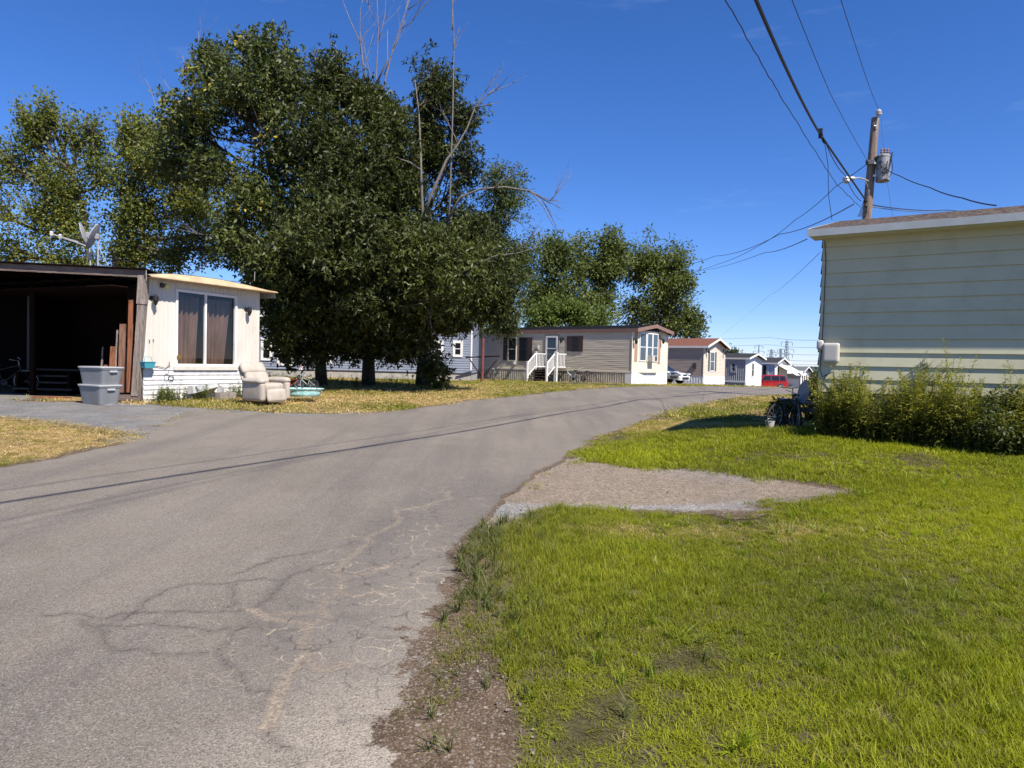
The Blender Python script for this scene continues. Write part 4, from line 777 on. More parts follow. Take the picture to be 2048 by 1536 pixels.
# ================================================================ TREES
M['leafd'] = mat('glossy_dark_leaf', (1, 1, 1), .5, attr=('tint', 'GEOMETRY'), spec=.28, transl=.18)
M['leafl'] = mat('soft_green_leaf', (1, 1, 1), .55, attr=('tint', 'GEOMETRY'), spec=.3, transl=.3)
def leaves(C, n_per, rad, size, colA, colB, seed=0, yellow=0., droop=.4, asp=.42, clumpvar=.35, ycol=(.30, .25, .03), spray=.5, elong=.9, ros=1):
    """C: clump centres (n,3). returns verts, quads, tint"""
    r = np.random.default_rng(seed); nC = len(C); n_per = max(ros, n_per//ros*ros); N = nC*n_per
    cen = np.repeat(C, n_per, 0); off = r.normal(size=(N//ros, 3)); off /= np.linalg.norm(off, axis=1)[:, None]; off *= (r.random(N//ros)**.5)[:, None]*rad; off[:, 2] *= .75; off = np.repeat(off, ros, 0)+r.normal(0, .012, (N, 3))
    P = cen+off
    ax3 = r.normal(size=(nC, 3))+np.array([0, 0, spray]); ax3 /= np.linalg.norm(ax3, axis=1)[:, None]; a3 = np.repeat(ax3, n_per, 0); kk = (off*a3).sum(1)[:, None]; P = P+a3*kk*elong-(off-a3*kk)*.32
    d = off/np.linalg.norm(off, axis=1)[:, None]*(.55 if ros > 1 else 1)+r.normal(size=(N, 3))*(.9 if ros > 1 else .7); d[:, 2] -= droop; d /= np.linalg.norm(d, axis=1)[:, None]
    up_ = r.normal(size=(N, 3))*.75+np.array([.25, -.25, .8]); sd_ = np.cross(d, up_); sd_ /= np.linalg.norm(sd_, axis=1)[:, None]+1e-9; nn = np.cross(sd_, d)
    s_ = size*(.6+.7*r.random(N))[:, None]
    V = np.empty((N, 4, 3)); V[:, 0] = P; V[:, 1] = P+d*s_*.45+sd_*s_*asp*.5+nn*s_*.08; V[:, 2] = P+d*s_; V[:, 3] = P+d*s_*.45-sd_*s_*asp*.5+nn*s_*.08
    Fq = np.arange(N*4).reshape(N, 4)
    cv = np.repeat(np.clip(.5+clumpvar*snoise(C, .8, seed+5, 3)+r.normal(0, .12, nC), 0, 1), n_per); t = np.clip(cv+r.normal(0, .18, N), 0, 1)[:, None]
    col = np.array(colA)*(1-t)+np.array(colB)*t
    if yellow:
        yc = np.repeat(r.random(nC) < yellow, n_per) & (r.random(N) < .5); col[yc] = np.array(ycol)*r.uniform(.7, 1.3, (yc.sum(), 1))
    return V.reshape(-1, 3), Fq, np.repeat(col, 4, 0)
def lobe_clumps(lobes, seed, gap=.0, gapscale=1.1, shell=.42):
    r = np.random.default_rng(seed); out = []
    for c, rad, n in lobes:
        m_ = int(n*1.6); v = r.normal(size=(m_, 3)); v /= np.linalg.norm(v, axis=1)[:, None]; v *= (r.random(m_)**shell)[:, None]
        v = v*(1+.34*snoise(v*np.array(rad)+np.array(c), 3.0/np.mean(rad), seed+9, 3))[:, None]; v[r.random(m_) < .10] *= 1.2; p = np.array(c)+v*np.array(rad); q = snoise(p, gapscale, seed+1, 3); thr = np.quantile(q, 1-n/m_*(1-.0)); out.append(p[q > thr][:n])
    return np.concatenate(out)
def limbs(mb, base, rb, trunk_pts, lobes, clumps, seed, ntw=9, rt=.035):
    r = random.Random(seed); tp = [np.array(p, float) for p in trunk_pts]
    n = len(tp); rs = [rb*(1-.72*i/(n-1)) for i in range(n)]; rs[0] *= 1.2
    mb.tube(tp, rs, 10)
    for c, rad, nn in lobes:
        c = np.array(c, float); f = min(.95, max(.25, (c[2]-tp[0][2]-rad[2]*1.2)/(tp[-1][2]-tp[0][2]))); k = f*(n-1); i = int(k); i = min(i, n-2); s0 = tp[i]+(tp[i+1]-tp[i])*(k-i)
        mid = (s0+c)/2+np.array([r.uniform(-.3, .3), r.uniform(-.3, .3), -.25]); e = c+np.array([r.uniform(-.2, .2)*rad[0], 0, rad[2]*.45])
        r0_ = rb*(.62-.35*f); mb.tube([s0, (s0+mid)/2, mid, (mid+c)/2, c, e], [r0_, r0_*.85, r0_*.7, r0_*.55, r0_*.38, r0_*.16], 7)
        D = np.linalg.norm((clumps-c)/np.array(rad), axis=1); idx_ = np.where(D < 1.05)[0]
        if len(idx_):
            for q in r.sample(list(idx_), min(ntw, len(idx_))):
                p = clumps[q]; s1 = mid+(c-mid)*r.uniform(.1, 1.2); m2 = (s1+p)/2+np.array([r.uniform(-.15, .15)]*3); mb.tube([s1, m2, p], [rt, rt*.65, rt*.25], 5)
    return mb
def bare(mb, p, d, L, r_, dep, rnd, spread=.5, upb=.15, n=3):
    p = np.array(p, float); d = np.array(d, float); d /= np.linalg.norm(d); pts = [p]; q = d
    for i in range(4):
        q = q+np.array([rnd.gauss(0, .10), rnd.gauss(0, .10), rnd.gauss(0, .06)+upb*.2]); q /= np.linalg.norm(q); pts.append(pts[-1]+q*L/4)
    mb.tube(pts, [r_*(1-.17*i) for i in range(5)], 5)
    if dep:
        for k in range(n):
            i = rnd.choice([1, 2, 3, 4]); dd = q+np.array([rnd.gauss(0, spread), rnd.gauss(0, spread), rnd.gauss(0, spread*.6)+upb]); bare(mb, pts[i], dd, L*rnd.uniform(.45, .75), r_*(1-.17*i)*.6, dep-1, rnd, spread, upb, n)
DEEP = 1.0
def PL(px, py, Y, rx, rz_, n, ry=None):
    """lobe centred on a photo direction at depth Y, radii in photo pixels"""
    c = at(px, py, Y); k = Y/F; return (c, (rx*k, (ry if ry else (rx+rz_)/2*DEEP)*k, rz_*k), int(n*(1+.35*(DEEP-1))))
def tree(name, label, base, rb, trunk, lobes, nl, crad, lsize, ca, cb, seed, mleaf='leafd', mbark='bark', yellow=0, shell=.42, droop=.4, asp=.42, ntw=9, group=None, cat='tree', clumpvar=.35, rt=.035, spray=.5, elong=.9, fine=1.0, ros=1, nlx=1.0):
    lobes = [(c, r_, int(n*fine)) for c, r_, n in lobes]; crad /= fine**.33; nl = int(nl*nlx/fine**.75)
    z = gz(*base); root = thing(name, label, cat, (base[0], base[1], z), 0, group)
    b = np.array([base[0], base[1], z]); CL = lobe_clumps(lobes, seed, shell=shell)
    mb = MB(); limbs(mb, base, rb, [np.array([b[0], b[1], z-.15])]+[np.array(p, float) for p in trunk], lobes, CL, seed, ntw, rt); mb.v = [tuple(np.array(v)-b) for v in mb.v]
    mb.build('trunk', M[mbark], root, smooth=True)
    V, Fq, col = leaves(CL, nl, crad, lsize, ca, cb, seed, yellow, droop, asp, clumpvar, spray=spray, elong=elong, ros=ros); npmesh('crown', V-b, Fq, M[mleaf], root, col)
    return root
DK, DL = (.018, .026, .007), (.088, .102, .021)
# --- three large trees in front of the blue house
DEEP = 1.7
t3 = tree('tree', 'large dark tree with bare forked stems showing, trunk nearest the blue house corner', (at(843, 772, 29.5)[0], 29.5), .24,
     [at(846, 700, 29.2), at(845, 620, 28.5), at(843, 520, 27.5), at(846, 430, 26.5)],
     [PL(860, 175, 26.5, 52, 70, 130, 50), PL(925, 225, 26.8, 36, 52, 55, 40), PL(845, 300, 26.8, 52, 80, 150, 50), PL(930, 340, 26.6, 40, 60, 65, 40), PL(790, 400, 26.5, 75, 90, 280, 80), PL(930, 465, 26.6, 82, 80, 300, 70), PL(850, 550, 24.4, 110, 95, 520), PL(970, 570, 26, 70, 85, 240), PL(885, 625, 25.4, 72, 46, 240, 60), PL(790, 640, 25.4, 76, 56, 240, 60), PL(865, 735, 26.6, 28, 38, 50), PL(800, 690, 25.8, 48, 32, 80, 50), PL(940, 590, 25, 50, 40, 90), PL(985, 600, 26.3, 40, 40, 70)], 40, .46, .17, DK, DL, 31, fine=1.5, ros=6, asp=.34)
mb = MB(); rn = random.Random(4)
def stem(mb, L, r0_, r1_, n=7): k = len(L); mb.tube([at(*q) for q in L], [.72*(r0_+(r1_-r0_)*i/(k-1)) for i in range(k)], n)
stem(mb, [(846, 470, 24.7), (845, 420, 24.6), (843, 370, 24.5), (841, 300, 24.6), (838, 230, 24.8), (830, 160, 25.1)], .085, .025)
stem(mb, [(846, 440, 24.6), (860, 395, 24.4), (880, 350, 24.4), (893, 320, 24.4), (915, 290, 24.5), (935, 255, 24.5), (950, 215, 24.5), (975, 190, 24.5), (990, 176, 24.5)], .085, .012)
stem(mb, [(893, 470, 25.1), (900, 400, 24.9), (902, 320, 24.8), (905, 240, 24.8), (907, 140, 24.8), (908, 70, 24.9), (905, 0, 24.9), (902, -60, 25.0)], .06, .006)
stem(mb, [(841, 340, 24.5), (820, 325, 24.3), (800, 318, 24.2), (770, 300, 24.2)], .05, .015); stem(mb, [(950, 215, 24.5), (975, 210, 24.4), (998, 205, 24.3)], .035, .01)
stem(mb, [(880, 470, 24.7), (920, 395, 24.3), (960, 378, 24.1), (1010, 374, 24.0), (1060, 382, 23.9), (1095, 400, 23.8), (1118, 402, 23.8)], .07, .012); stem(mb, [(1060, 382, 23.9), (1085, 410, 23.8), (1100, 440, 23.8), (1112, 462, 23.8)], .03, .008)
stem(mb, [(900, 560, 24.3), (950, 530, 24.0), (990, 512, 23.8), (1040, 505, 23.8), (1085, 490, 23.8)], .05, .01)
for q, d_ in (((950, 215, 24.5), (.5, 0, .9)), ((975, 190, 24.5), (.8, 0, .4)), ((985, 380, 24.0), (.6, -.1, .5)), ((1060, 382, 23.9), (.7, 0, -.6)), ((1085, 400, 23.9), (.6, 0, -.9)), ((1030, 506, 23.8), (.6, -.2, .4)), ((1100, 402, 23.8), (.6, 0, .7)), ((838, 230, 24.8), (-.2, 0, .8)), ((905, 120, 24.8), (.15, 0, 1)), ((905, 60, 24.8), (-.1, 0, 1)), ((915, 290, 24.5), (-.3, 0, .9))): bare(mb, at(*q), d_, 1.2, .022, 2, rn, .45, .05)
c_ = at(865, 600, 23.1)
for k in range(9): a = rn.uniform(0, 6.28); bare(mb, c_, (math.cos(a), -.3, math.sin(a)), .9, .013, 1, rn, .5, -.05, 3)
bz = np.array(t3.location); mb.v = [tuple(np.array(v)-bz) for v in mb.v]; mb.build('dead_limbs', M['barkpale'], t3, smooth=True)
bt = at(737, 780, 29)
t2 = tree('tree', 'tallest dense dark green tree, middle of the three trunks, with bare twigs at its top', (bt[0], 29), .25,
     [at(737, 690, 28.8), at(733, 600, 27.5), at(725, 480, 25.5), at(715, 360, 25.6), at(705, 240, 25.8)],
     [PL(660, 180, 26.4, 44, 72, 150, 60), PL(735, 228, 26.4, 54, 68, 200, 70), PL(790, 300, 25.8, 45, 90, 200), PL(640, 300, 25.5, 75, 95, 370), PL(720, 370, 25.3, 100, 100, 560), PL(610, 430, 25.2, 85, 80, 350), PL(700, 500, 23.8, 120, 90, 620), PL(600, 540, 25, 85, 75, 330), PL(680, 615, 25.0, 112, 64, 480, 75), PL(590, 640, 25.2, 52, 52, 170, 55), PL(760, 590, 24.4, 80, 80, 330), PL(690, 680, 25.6, 56, 36, 130, 50), PL(605, 686, 25.4, 54, 40, 130, 50), PL(755, 680, 25.8, 42, 34, 80, 50), PL(580, 655, 24.6, 36, 40, 70)], 40, .46, .17, DK, DL, 33, fine=1.5, ros=6, asp=.34)
mb = MB()
for a in ([(742, 380, 27), (745, 260, 27), (752, 160, 27), (757, 60, 27), (752, -40, 27)], [(748, 250, 27), (768, 170, 27), (785, 100, 27), (805, 40, 27), (822, -10, 27)], [(735, 260, 27.2), (730, 170, 27.2), (722, 90, 27.2), (700, 40, 27.2), (685, 0, 27.3)], [(752, 170, 27), (775, 120, 27), (775, 60, 27)]): stem(mb, a, .055, .008)
for q, d_ in (((750, 180, 27), (-.2, 0, 1)), ((757, 80, 27), (.2, 0, 1)), ((785, 100, 27), (.6, 0, .9)), ((800, 60, 27), (.7, 0, .5)), ((722, 110, 27.2), (-.3, 0, 1)), ((730, 180, 27.2), (.2, 0, 1)), ((768, 150, 27), (.3, 0, 1)), ((748, 40, 27), (-.4, 0, .8)), ((815, 20, 27), (.8, 0, .5))): bare(mb, at(*q), d_, 2.2, .018, 3, rn, .38, .12)
bz = np.array(t2.location); mb.v = [tuple(np.array(v)-bz) for v in mb.v]; mb.build('dead_limbs', M['twig'], t2, smooth=True)
bt = at(643, 780, 28)
t1 = tree('tree', 'tall open tree with yellowing leaves, leftmost of the three dark trunks', (bt[0], 28), .21,
     [at(640, 690, 27.8), at(622, 600, 27), at(590, 500, 26), at(550, 380, 26.3), at(520, 260, 26.5)],
     [PL(548, 122, 27.5, 42, 58, 102), PL(425, 112, 27.5, 14, 22, 12), PL(485, 92, 27.5, 12, 22, 12), PL(450, 152, 27.5, 50, 48, 90), PL(590, 170, 27, 38, 60, 57), PL(500, 225, 27, 88, 76, 213), PL(400, 265, 26.8, 60, 58, 90), PL(350, 235, 27, 40, 45, 32), PL(560, 300, 26.8, 70, 85, 131), PL(450, 340, 26.5, 70, 55, 98), PL(350, 330, 27, 50, 45, 45), PL(520, 420, 26.2, 70, 60, 114), PL(500, 500, 26, 60, 45, 94), PL(560, 560, 26, 60, 55, 98), PL(465, 455, 26, 45, 35, 36)], 40, .48, .17, (.028, .040, .011), (.115, .135, .030), 35, yellow=.06, ntw=18, rt=.04, fine=1.5, spray=.8, ros=5)
mb = MB()
for q, d_ in (((390, 200, 27), (-.6, 0, 1)), ((370, 220, 27), (-.9, 0, 1)), ((320, 235, 27), (-.5, 0, .9)), ((400, 150, 27), (-.1, 0, 1)), ((445, 470, 25.8), (-1, -.2, -.1)), ((450, 500, 25.8), (-.8, 0, -.8))): bare(mb, at(*q), d_, 1.6, .02, 2, rn, .35, .1)
bz = np.array(t1.location); mb.v = [tuple(np.array(v)-bz) for v in mb.v]; mb.build('dead_limbs', M['twig'], t1, smooth=True)
# --- behind, right of the dark trees
DEEP = 1.0
LG, LH = (.030, .048, .012), (.095, .125, .030)
bt = at(880, 760, 47)
tree('tree', 'slender lighter green tree just behind the right side of the large dark tree', (bt[0], 47), .2, [at(892, 700, 47), at(925, 630, 47), at(975, 550, 47), at(1000, 450, 47)],
     [PL(1000, 375, 47, 45, 48, 80), PL(1020, 440, 47, 50, 60, 120), PL(1040, 510, 47, 40, 60, 100), PL(970, 460, 47, 50, 70, 120), PL(1010, 580, 47, 50, 60, 130), PL(1020, 640, 47, 45, 30, 70)], 47, .55, .20, (.036, .052, .014), (.115, .14, .034), 41, 'leafl')
# --- light maples behind the white home
LM, LN = (.065, .085, .018), (.20, .21, .045)
bt = at(185, 760, 33)
tree('tree', 'sparse light green tree reaching out of the left edge behind the satellite dishes', (bt[0], 33), .26, [at(190, 620, 33), at(180, 520, 33), at(165, 420, 33), at(140, 330, 33)],
     [PL(50, 240, 33, 9, 30, 9), PL(100, 228, 33, 9, 34, 11), PL(132, 258, 33, 8, 26, 7), PL(185, 262, 33, 9, 28, 8), PL(75, 262, 33, 9, 30, 9), PL(60, 275, 33, 20, 45, 18), PL(90, 250, 33, 24, 46, 18), PL(20, 330, 33, 40, 55, 37), PL(70, 350, 33, 55, 50, 49), PL(150, 280, 33, 24, 40, 16), PL(185, 290, 33, 24, 46, 21), PL(140, 370, 33, 60, 55, 58), PL(205, 350, 33, 28, 40, 21), PL(60, 430, 33, 62, 38, 52), PL(150, 450, 33, 60, 45, 55), PL(120, 520, 33, 60, 30, 37), PL(30, 505, 33, 45, 30, 31), PL(-60, 400, 33, 60, 90, 80), PL(180, 545, 33, 40, 30, 31)], 34, .58, .155, LM, LN, 43, 'leafl', nlx=1.35, ntw=20, droop=0, rt=.04, asp=.6, fine=1.5, spray=2.2, elong=1.5)
bt = at(225, 760, 32)
tree('tree', 'upright light green tree behind the white home roof, right of the satellite dishes', (bt[0], 32), .24, [at(228, 600, 32), at(235, 500, 32), at(250, 420, 32), at(280, 330, 32)],
     [PL(248, 252, 32, 7, 26, 7), PL(276, 252, 32, 8, 24, 7), PL(300, 250, 32, 7, 20, 5), PL(318, 275, 32, 8, 24, 7), PL(255, 290, 32, 15, 42, 12), PL(290, 270, 32, 30, 40, 26), PL(262, 360, 32, 34, 50, 39), PL(330, 340, 32, 55, 50, 62), PL(385, 370, 32, 45, 50, 46), PL(300, 430, 32, 55, 42, 59), PL(240, 440, 32, 32, 40, 29), PL(370, 425, 32, 55, 32, 49), PL(280, 500, 32, 60, 32, 52), PL(350, 510, 32, 50, 28, 39), PL(235, 520, 32, 40, 28, 29), PL(410, 470, 32, 40, 26, 23), PL(420, 500, 32, 40, 22, 23)], 34, .56, .155, LM, LN, 45, 'leafl', nlx=1.35, ntw=20, droop=0, rt=.04, asp=.6, yellow=.03, fine=1.5, spray=2.2, elong=1.5)
# --- trees behind the taupe home
bgt = [('mid green tree behind the taupe home, leftmost of that group', 1105, 66, [PL(1110, 520, 66, 50, 45, 88), PL(1080, 590, 66, 45, 50, 96), PL(1140, 600, 66, 50, 50, 104), PL(1100, 500, 66, 25, 30, 24)]),
       ('tallest mid green tree behind the taupe home roof', 1205, 68, [PL(1215, 485, 68, 30, 36, 40), PL(1165, 520, 68, 36, 48, 64), PL(1200, 550, 68, 42, 60, 104), PL(1235, 530, 68, 30, 50, 56), PL(1190, 620, 68, 50, 40, 88)]),
       ('broad mid green tree behind the taupe home roof end', 1315, 70, [PL(1270, 530, 70, 28, 50, 48), PL(1300, 510, 70, 34, 45, 60), PL(1345, 515, 70, 32, 42, 56), PL(1320, 570, 70, 55, 40, 96), PL(1365, 560, 70, 25, 28, 32), PL(1300, 620, 70, 55, 45, 104), PL(1345, 620, 70, 35, 40, 56)]),
       ('small sparse tree between the taupe home and the rust red roof', 1372, 72, [PL(1370, 625, 72, 22, 22, 27), PL(1392, 645, 72, 18, 18, 20), PL(1350, 650, 72, 25, 24, 28), PL(1378, 668, 72, 25, 14, 16)])]
for i, (lab, px, Y, lob) in enumerate(bgt):
    b_ = at(px, 765, Y); tree('tree', lab, (b_[0], Y), .3, [at(px, 700, Y), at(px, 620, Y), at(px, 560 if i < 3 else 640, Y)], lob, 40, .95, .34, (.050, .070, .018), (.150, .175, .042), 50+i, 'leafl', ntw=8, rt=.08, fine=1.5, spray=1)
b_ = at(1135, 765, 52)
tree('tree', 'low bright yellow green bushy tree right behind the taupe home roof', (b_[0], 53), .15, [at(1135, 700, 53), at(1135, 660, 53)], [PL(1120, 625, 53, 45, 24, 80), PL(1170, 632, 53, 40, 22, 70), PL(1080, 640, 53, 35, 22, 60)], 40, .62, .26, (.050, .080, .014), (.13, .165, .030), 60, 'leafl')
for px, py, h in ((1452, 705, 1), (1470, 712, .8)):
    b_ = at(px, 765, 130); tree('tree', 'thin distant tree top behind the grey ribbed home' if px == 1452 else 'low distant tree top above the black shingle roof', (b_[0], 130), .15, [at(px, 730, 130), at(px, 715, 130)], [PL(px, py-2, 130, 8, 10, 14), PL(px+10, py+6, 130, 10, 6, 14)], 24, .7, .5, (.03, .045, .018), (.07, .09, .03), 70+int(h*10), 'leafl', ntw=3)
# distant wooded belt in front of the hill
r = np.random.default_rng(9); nb_ = 1400; bx = r.uniform(-500, 900, nb_); by = r.uniform(430, 640, nb_); hh = r.uniform(0, 1, nb_)**.8*7; CLb = np.column_stack([bx, by, g(bx, by)+hh])
V, Fq, col = leaves(CLb, 16, 5, 3.2, (.03, .045, .022), (.055, .075, .035), 77); tag(npmesh('far_woods', V, Fq, M['leafl'], None, col), 'dark belt of distant woods low on the horizon', 'woods', kind='stuff')
b_ = at(1622, 760, 14.5)

# ================================================================ WEEDS
def stems(n, xy, hfun, seed, lens, lw, nl, ca, cb, tip=(.10, .11, .03), lean=.12):
    r = np.random.default_rng(seed); Vs = []; Fs = []; Cs = []; base = 0; Vb = []; Fb = []; Cb = []
    for i in range(n):
        x, y = xy[i]; z = gz(x, y)-.02; h = hfun(x, y)*r.uniform(.5, 1.05)*(1.28 if r.random() < .06 else 1); ln = r.normal(0, lean, 2)
        P = lambda f: np.array([x+ln[0]*f*f*h, y+ln[1]*f*f*h, z+h*f])
        # stem as a thin 3 sided tube made of quads
        k = 5
        for j in range(k):
            a, b = P(j/k), P((j+1)/k); w_ = .0045*(1-.7*j/k)
            for dx, dy in ((w_, 0), (0, w_)):
                o = len(Vb)*0
                Vb += [a-[dx, dy, 0], a+[dx, dy, 0], b+[dx, dy, 0], b-[dx, dy, 0]]; Cb += [tip]*4
        m = int(nl*h); f = r.uniform(.10, 1.0, m)**.8; az = r.uniform(0, 6.28, m); el = r.uniform(-.1, .9, m); L_ = lens*r.uniform(.5, 1.1, m)*(1-.45*f)
        d = np.column_stack([np.cos(az)*np.cos(el), np.sin(az)*np.cos(el), np.sin(el)]); s_ = np.column_stack([-np.sin(az), np.cos(az), r.normal(0, .35, m)]); q = np.array([P(t) for t in f])
        L3 = L_[:, None]; W_ = lw*L3
        Vv = np.empty((m, 4, 3)); Vv[:, 0] = q; Vv[:, 1] = q+d*L3*.5+s_*W_; Vv[:, 2] = q+d*L3-np.array([0, 0, .25])*L3; Vv[:, 3] = q+d*L3*.5-s_*W_
        t = np.clip(f*.65+r.normal(.15, .25, m), 0, 1)[:, None]; Cs.append(np.repeat(np.array(ca)*(1-t)+np.array(cb)*t, 4, 0)); Vs.append(Vv.reshape(-1, 3))
    V = np.concatenate(Vs+[np.array(Vb)]); C_ = np.concatenate(Cs+[np.array(Cb)]); return V, np.arange(len(V)).reshape(-1, 4), C_
M['weed'] = mat('weed_leaf', (1, 1, 1), .55, attr=('tint', 'GEOMETRY'), spec=.3, transl=.3)
wd = np.array([.826, -.563]); wn_ = np.array([-.563, -.826])
r = np.random.default_rng(5); n = 1500; a_ = r.uniform(.12, 6.0, n); b_ = r.uniform(.06, 1.25, n)**1.0*(.55+.3*np.clip(a_, 0, 2)/2)+.03
XY = np.array([4.74, 11.0])+a_[:, None]*wd+b_[:, None]*wn_
def hw(x, y):
    a = (x-4.74)*.826+(y-11)*-.563; b = (x-4.74)*-.563+(y-11)*-.826
    return (1.02+.20*math.sin(a*4.1+1)+.16*math.sin(a*9.7+2)+.10*math.sin(a*19))*(1 if a > .3 else .75)*(1-.28*min(1, b/1.2)) 
V, Fq, col = stems(n, XY, hw, 6, .15, .075, 95, (.050, .062, .010), (.27, .265, .040)); tag(npmesh('tall_weeds', V, Fq, M['weed'], None, col), 'tall leafy green weeds growing along the cream home wall', 'weeds', kind='stuff')
# shrub at the right edge, shade put into its dark leaf colours
ctr = np.array([4.74, 11.0])+wd*2.35+wn_*.85
SB = thing('shrub', 'dense leafy shrub with shade put into its leaf colour at the right edge in front of the cream siding', 'shrub', (ctr[0], ctr[1], gz(*ctr)), 0)
lob = [((ctr[0], ctr[1], gz(*ctr)+.30), (.40, .38, .34), 100), ((ctr[0]+.4, ctr[1]-.1, gz(*ctr)+.36), (.5, .42, .40), 130), ((ctr[0]+.2, ctr[1]+.1, gz(*ctr)+.5), (.4, .35, .26), 50)]
CLs = lobe_clumps(lob, 8); V, Fq, col = leaves(CLs, 40, .15, .06, (.022, .032, .008), (.085, .10, .02), 9); npmesh('leaves', V-np.array(SB.location), Fq, M['weed'], SB, col)
mb = MB(); rr = random.Random(3)
for q in CLs[::5]: p = q-np.array(SB.location); mb.tube([(0+rr.uniform(-.1, .3), rr.uniform(-.1, .1), 0), p*.5+[0, 0, .05], p], [.012, .008, .003], 4)
mb.build('stems', M['bark'], SB)
# weeds at the foot of the white home
r = np.random.default_rng(15); n = 170; px_ = np.concatenate([r.uniform(292, 345, 75), r.uniform(372, 400, 30), r.uniform(445, 492, 65)]); XY = []
for p in px_: s_ = ll(p, 790)[0]; q = A+np.array([.43, .903])*s_+np.array([.903, -.43])*r.uniform(.06, .55); XY.append(q)
V, Fq, col = stems(n, XY, lambda x, y: .42, 16, .10, .16, 60, (.05, .07, .015), (.16, .18, .04)); tag(npmesh('low_weeds', V, Fq, M['weed'], None, col), 'low green weeds growing at the foot of the white home', 'weeds', kind='stuff')
# bushy undergrowth below the dark trees
r = np.random.default_rng(19); n = 260; XY = [];
for p in r.uniform(520, 900, n): q = at(p, 780, r.uniform(25, 31)); XY.append((q[0], q[1]))
V, Fq, col = stems(n, XY, lambda x, y: .45, 20, .12, .16, 45, (.02, .03, .01), (.06, .08, .02)); tag(npmesh('undergrowth', V, Fq, M['weed'], None, col), 'shaded undergrowth around the trunks of the three dark trees', 'undergrowth', kind='stuff')
# ================================================================ UTILITY POLE AND WIRES
pb = at(1734, 433, 26.0); ptp = at(1751, 236, 26.0); dirp = (ptp-pb)/(ptp[2]-pb[2]); PZ = gz(pb[0], 26); pbase = pb-dirp*(pb[2]-PZ)
UP = thing('utility_pole', 'weathered wooden utility pole behind the cream home with transformer and street lamp', 'utility pole', (pbase[0], pbase[1], PZ), 0)
lp = lambda px, py, Y=26.0: at(px, py, Y)-pbase
top = ptp-pbase; mb = MB(); mb.tube([(0, 0, -.5), top*.5, top], [.19, .165, .135], 16); mb.build('pole', M['pole'], UP, smooth=False)
i0 = lp(1756, 245, 25.9); i1 = lp(1757.5, 222, 25.9)
MB().tube([lp(1752, 258, 25.85), lp(1756.5, 232, 25.85)], .03, 6).tube([lp(1752, 252, 25.85), lp(1748, 252, 25.85)], .03, 6).build('pin_bracket', M['steel'], UP)
c = lp(1757.5, 224, 25.85); MB().lathe([(.04, -.12), (.10, -.10), (.11, -.05), (.05, -.03), (.09, .0), (.09, .04), (.03, .10)], c, 12).build('insulator', M['vinyl'], UP)
c0 = lp(1766, 337, 25.75); kx = 26/1420
TR = MB().lathe([(.10, -.46), (.22, -.47), (.235, -.44), (.235, .38), (.245, .39), (.245, .43), (.20, .47), (.05, .49)], c0, 22)  .build('transformer', mat('weathered_grey_tank', (.27, .275, .28), .5, (.05, .048, .045), 3.2, 6, ramp=(.44, .56)), UP, smooth=False)
mb = MB()
for dx in (-.1, .02, .12): mb.lathe([(.035, .46), (.05, .5), (.03, .53), (.05, .57), (.03, .61), (.045, .65), (.015, .72)], c0+np.array([dx, -.05, 0]), 8)
mb.build('bushing', M['brownfascia'], UP)
MB().box((c0[0]-.34, c0[1]-.03, c0[2]+.15), (c0[0]-.15, c0[1]+.03, c0[2]+.22)).box((c0[0]-.34, c0[1]-.03, c0[2]-.30), (c0[0]-.15, c0[1]+.03, c0[2]-.23)).build('mounting_bracket', M['steel'], UP)
def sagp(a, b, s, n=14): a = np.array(a, float); b = np.array(b, float); return [a+(b-a)*t-np.array([0, 0, 4*s*t*(1-t)]) for t in np.linspace(0, 1, n)]
mb = MB(); rr = random.Random(2)
for k in range(7):
    a = c0+np.array([rr.uniform(-.2, .22), -.2, rr.uniform(.1, .55)]); b = c0+np.array([rr.uniform(-.2, .25), -.25, rr.uniform(-.35, .2)]); mb.tube(sagp(a, b, rr.uniform(.1, .3), 8), .012, 5)
mb.tube(sagp(c0+np.array([.15, 0, .6]), c0+np.array([.35, 0, -.0]), -.2, 8), .012, 5).tube([c0+np.array([.35, 0, 0]), c0+np.array([.28, 0, -.25]), c0+np.array([.12, -.2, -.35])], .012, 5).build('jumper_wires', M['cable'], UP)
sl0 = lp(1740, 364, 25.9); sl1 = lp(1705, 357, 25.3)
arm = MB().tube([sl0, lp(1730, 359, 25.8), lp(1718, 355.5, 25.6), sl1], .028, 7).tube([lp(1737, 377, 25.9), lp(1730, 360, 25.8)], .012, 5).build('lamp_arm', M['steel'], UP)
hd = lp(1698, 357.5, 25.2); MB().rbox(hd, (.42, .20, .13), .06, 3).lathe([(.11, -.02), (.10, -.12), (.03, -.15)], hd+np.array([-.08, 0, -.02]), 12).build('street_lamp', M['steel'], UP, smooth=True)
MB().box(tuple(lp(1735, 327, 25.8)-np.array([.05, .05, .03])), tuple(lp(1748, 322, 25.8)+np.array([.05, .05, .03]))).lathe([(.03, -.05), (.06, 0), (.03, .06)], lp(1735, 324, 25.75), 8).build('crossarm_bracket', M['darkgrey'], UP)
mb = MB(); 
for k in range(6): mb.tube(sagp(lp(1728+k*1.2, 400+k*3, 25.8), lp(1716+k*3, 433, 25.6), .05, 6), .014, 5)
for k in range(3): mb.lathe([(.03, -.06), (.07, 0), (.03, .06)], lp(1731, 402+k*11, 25.8), 8)
mb.build('cable_clamps', M['black'], UP)
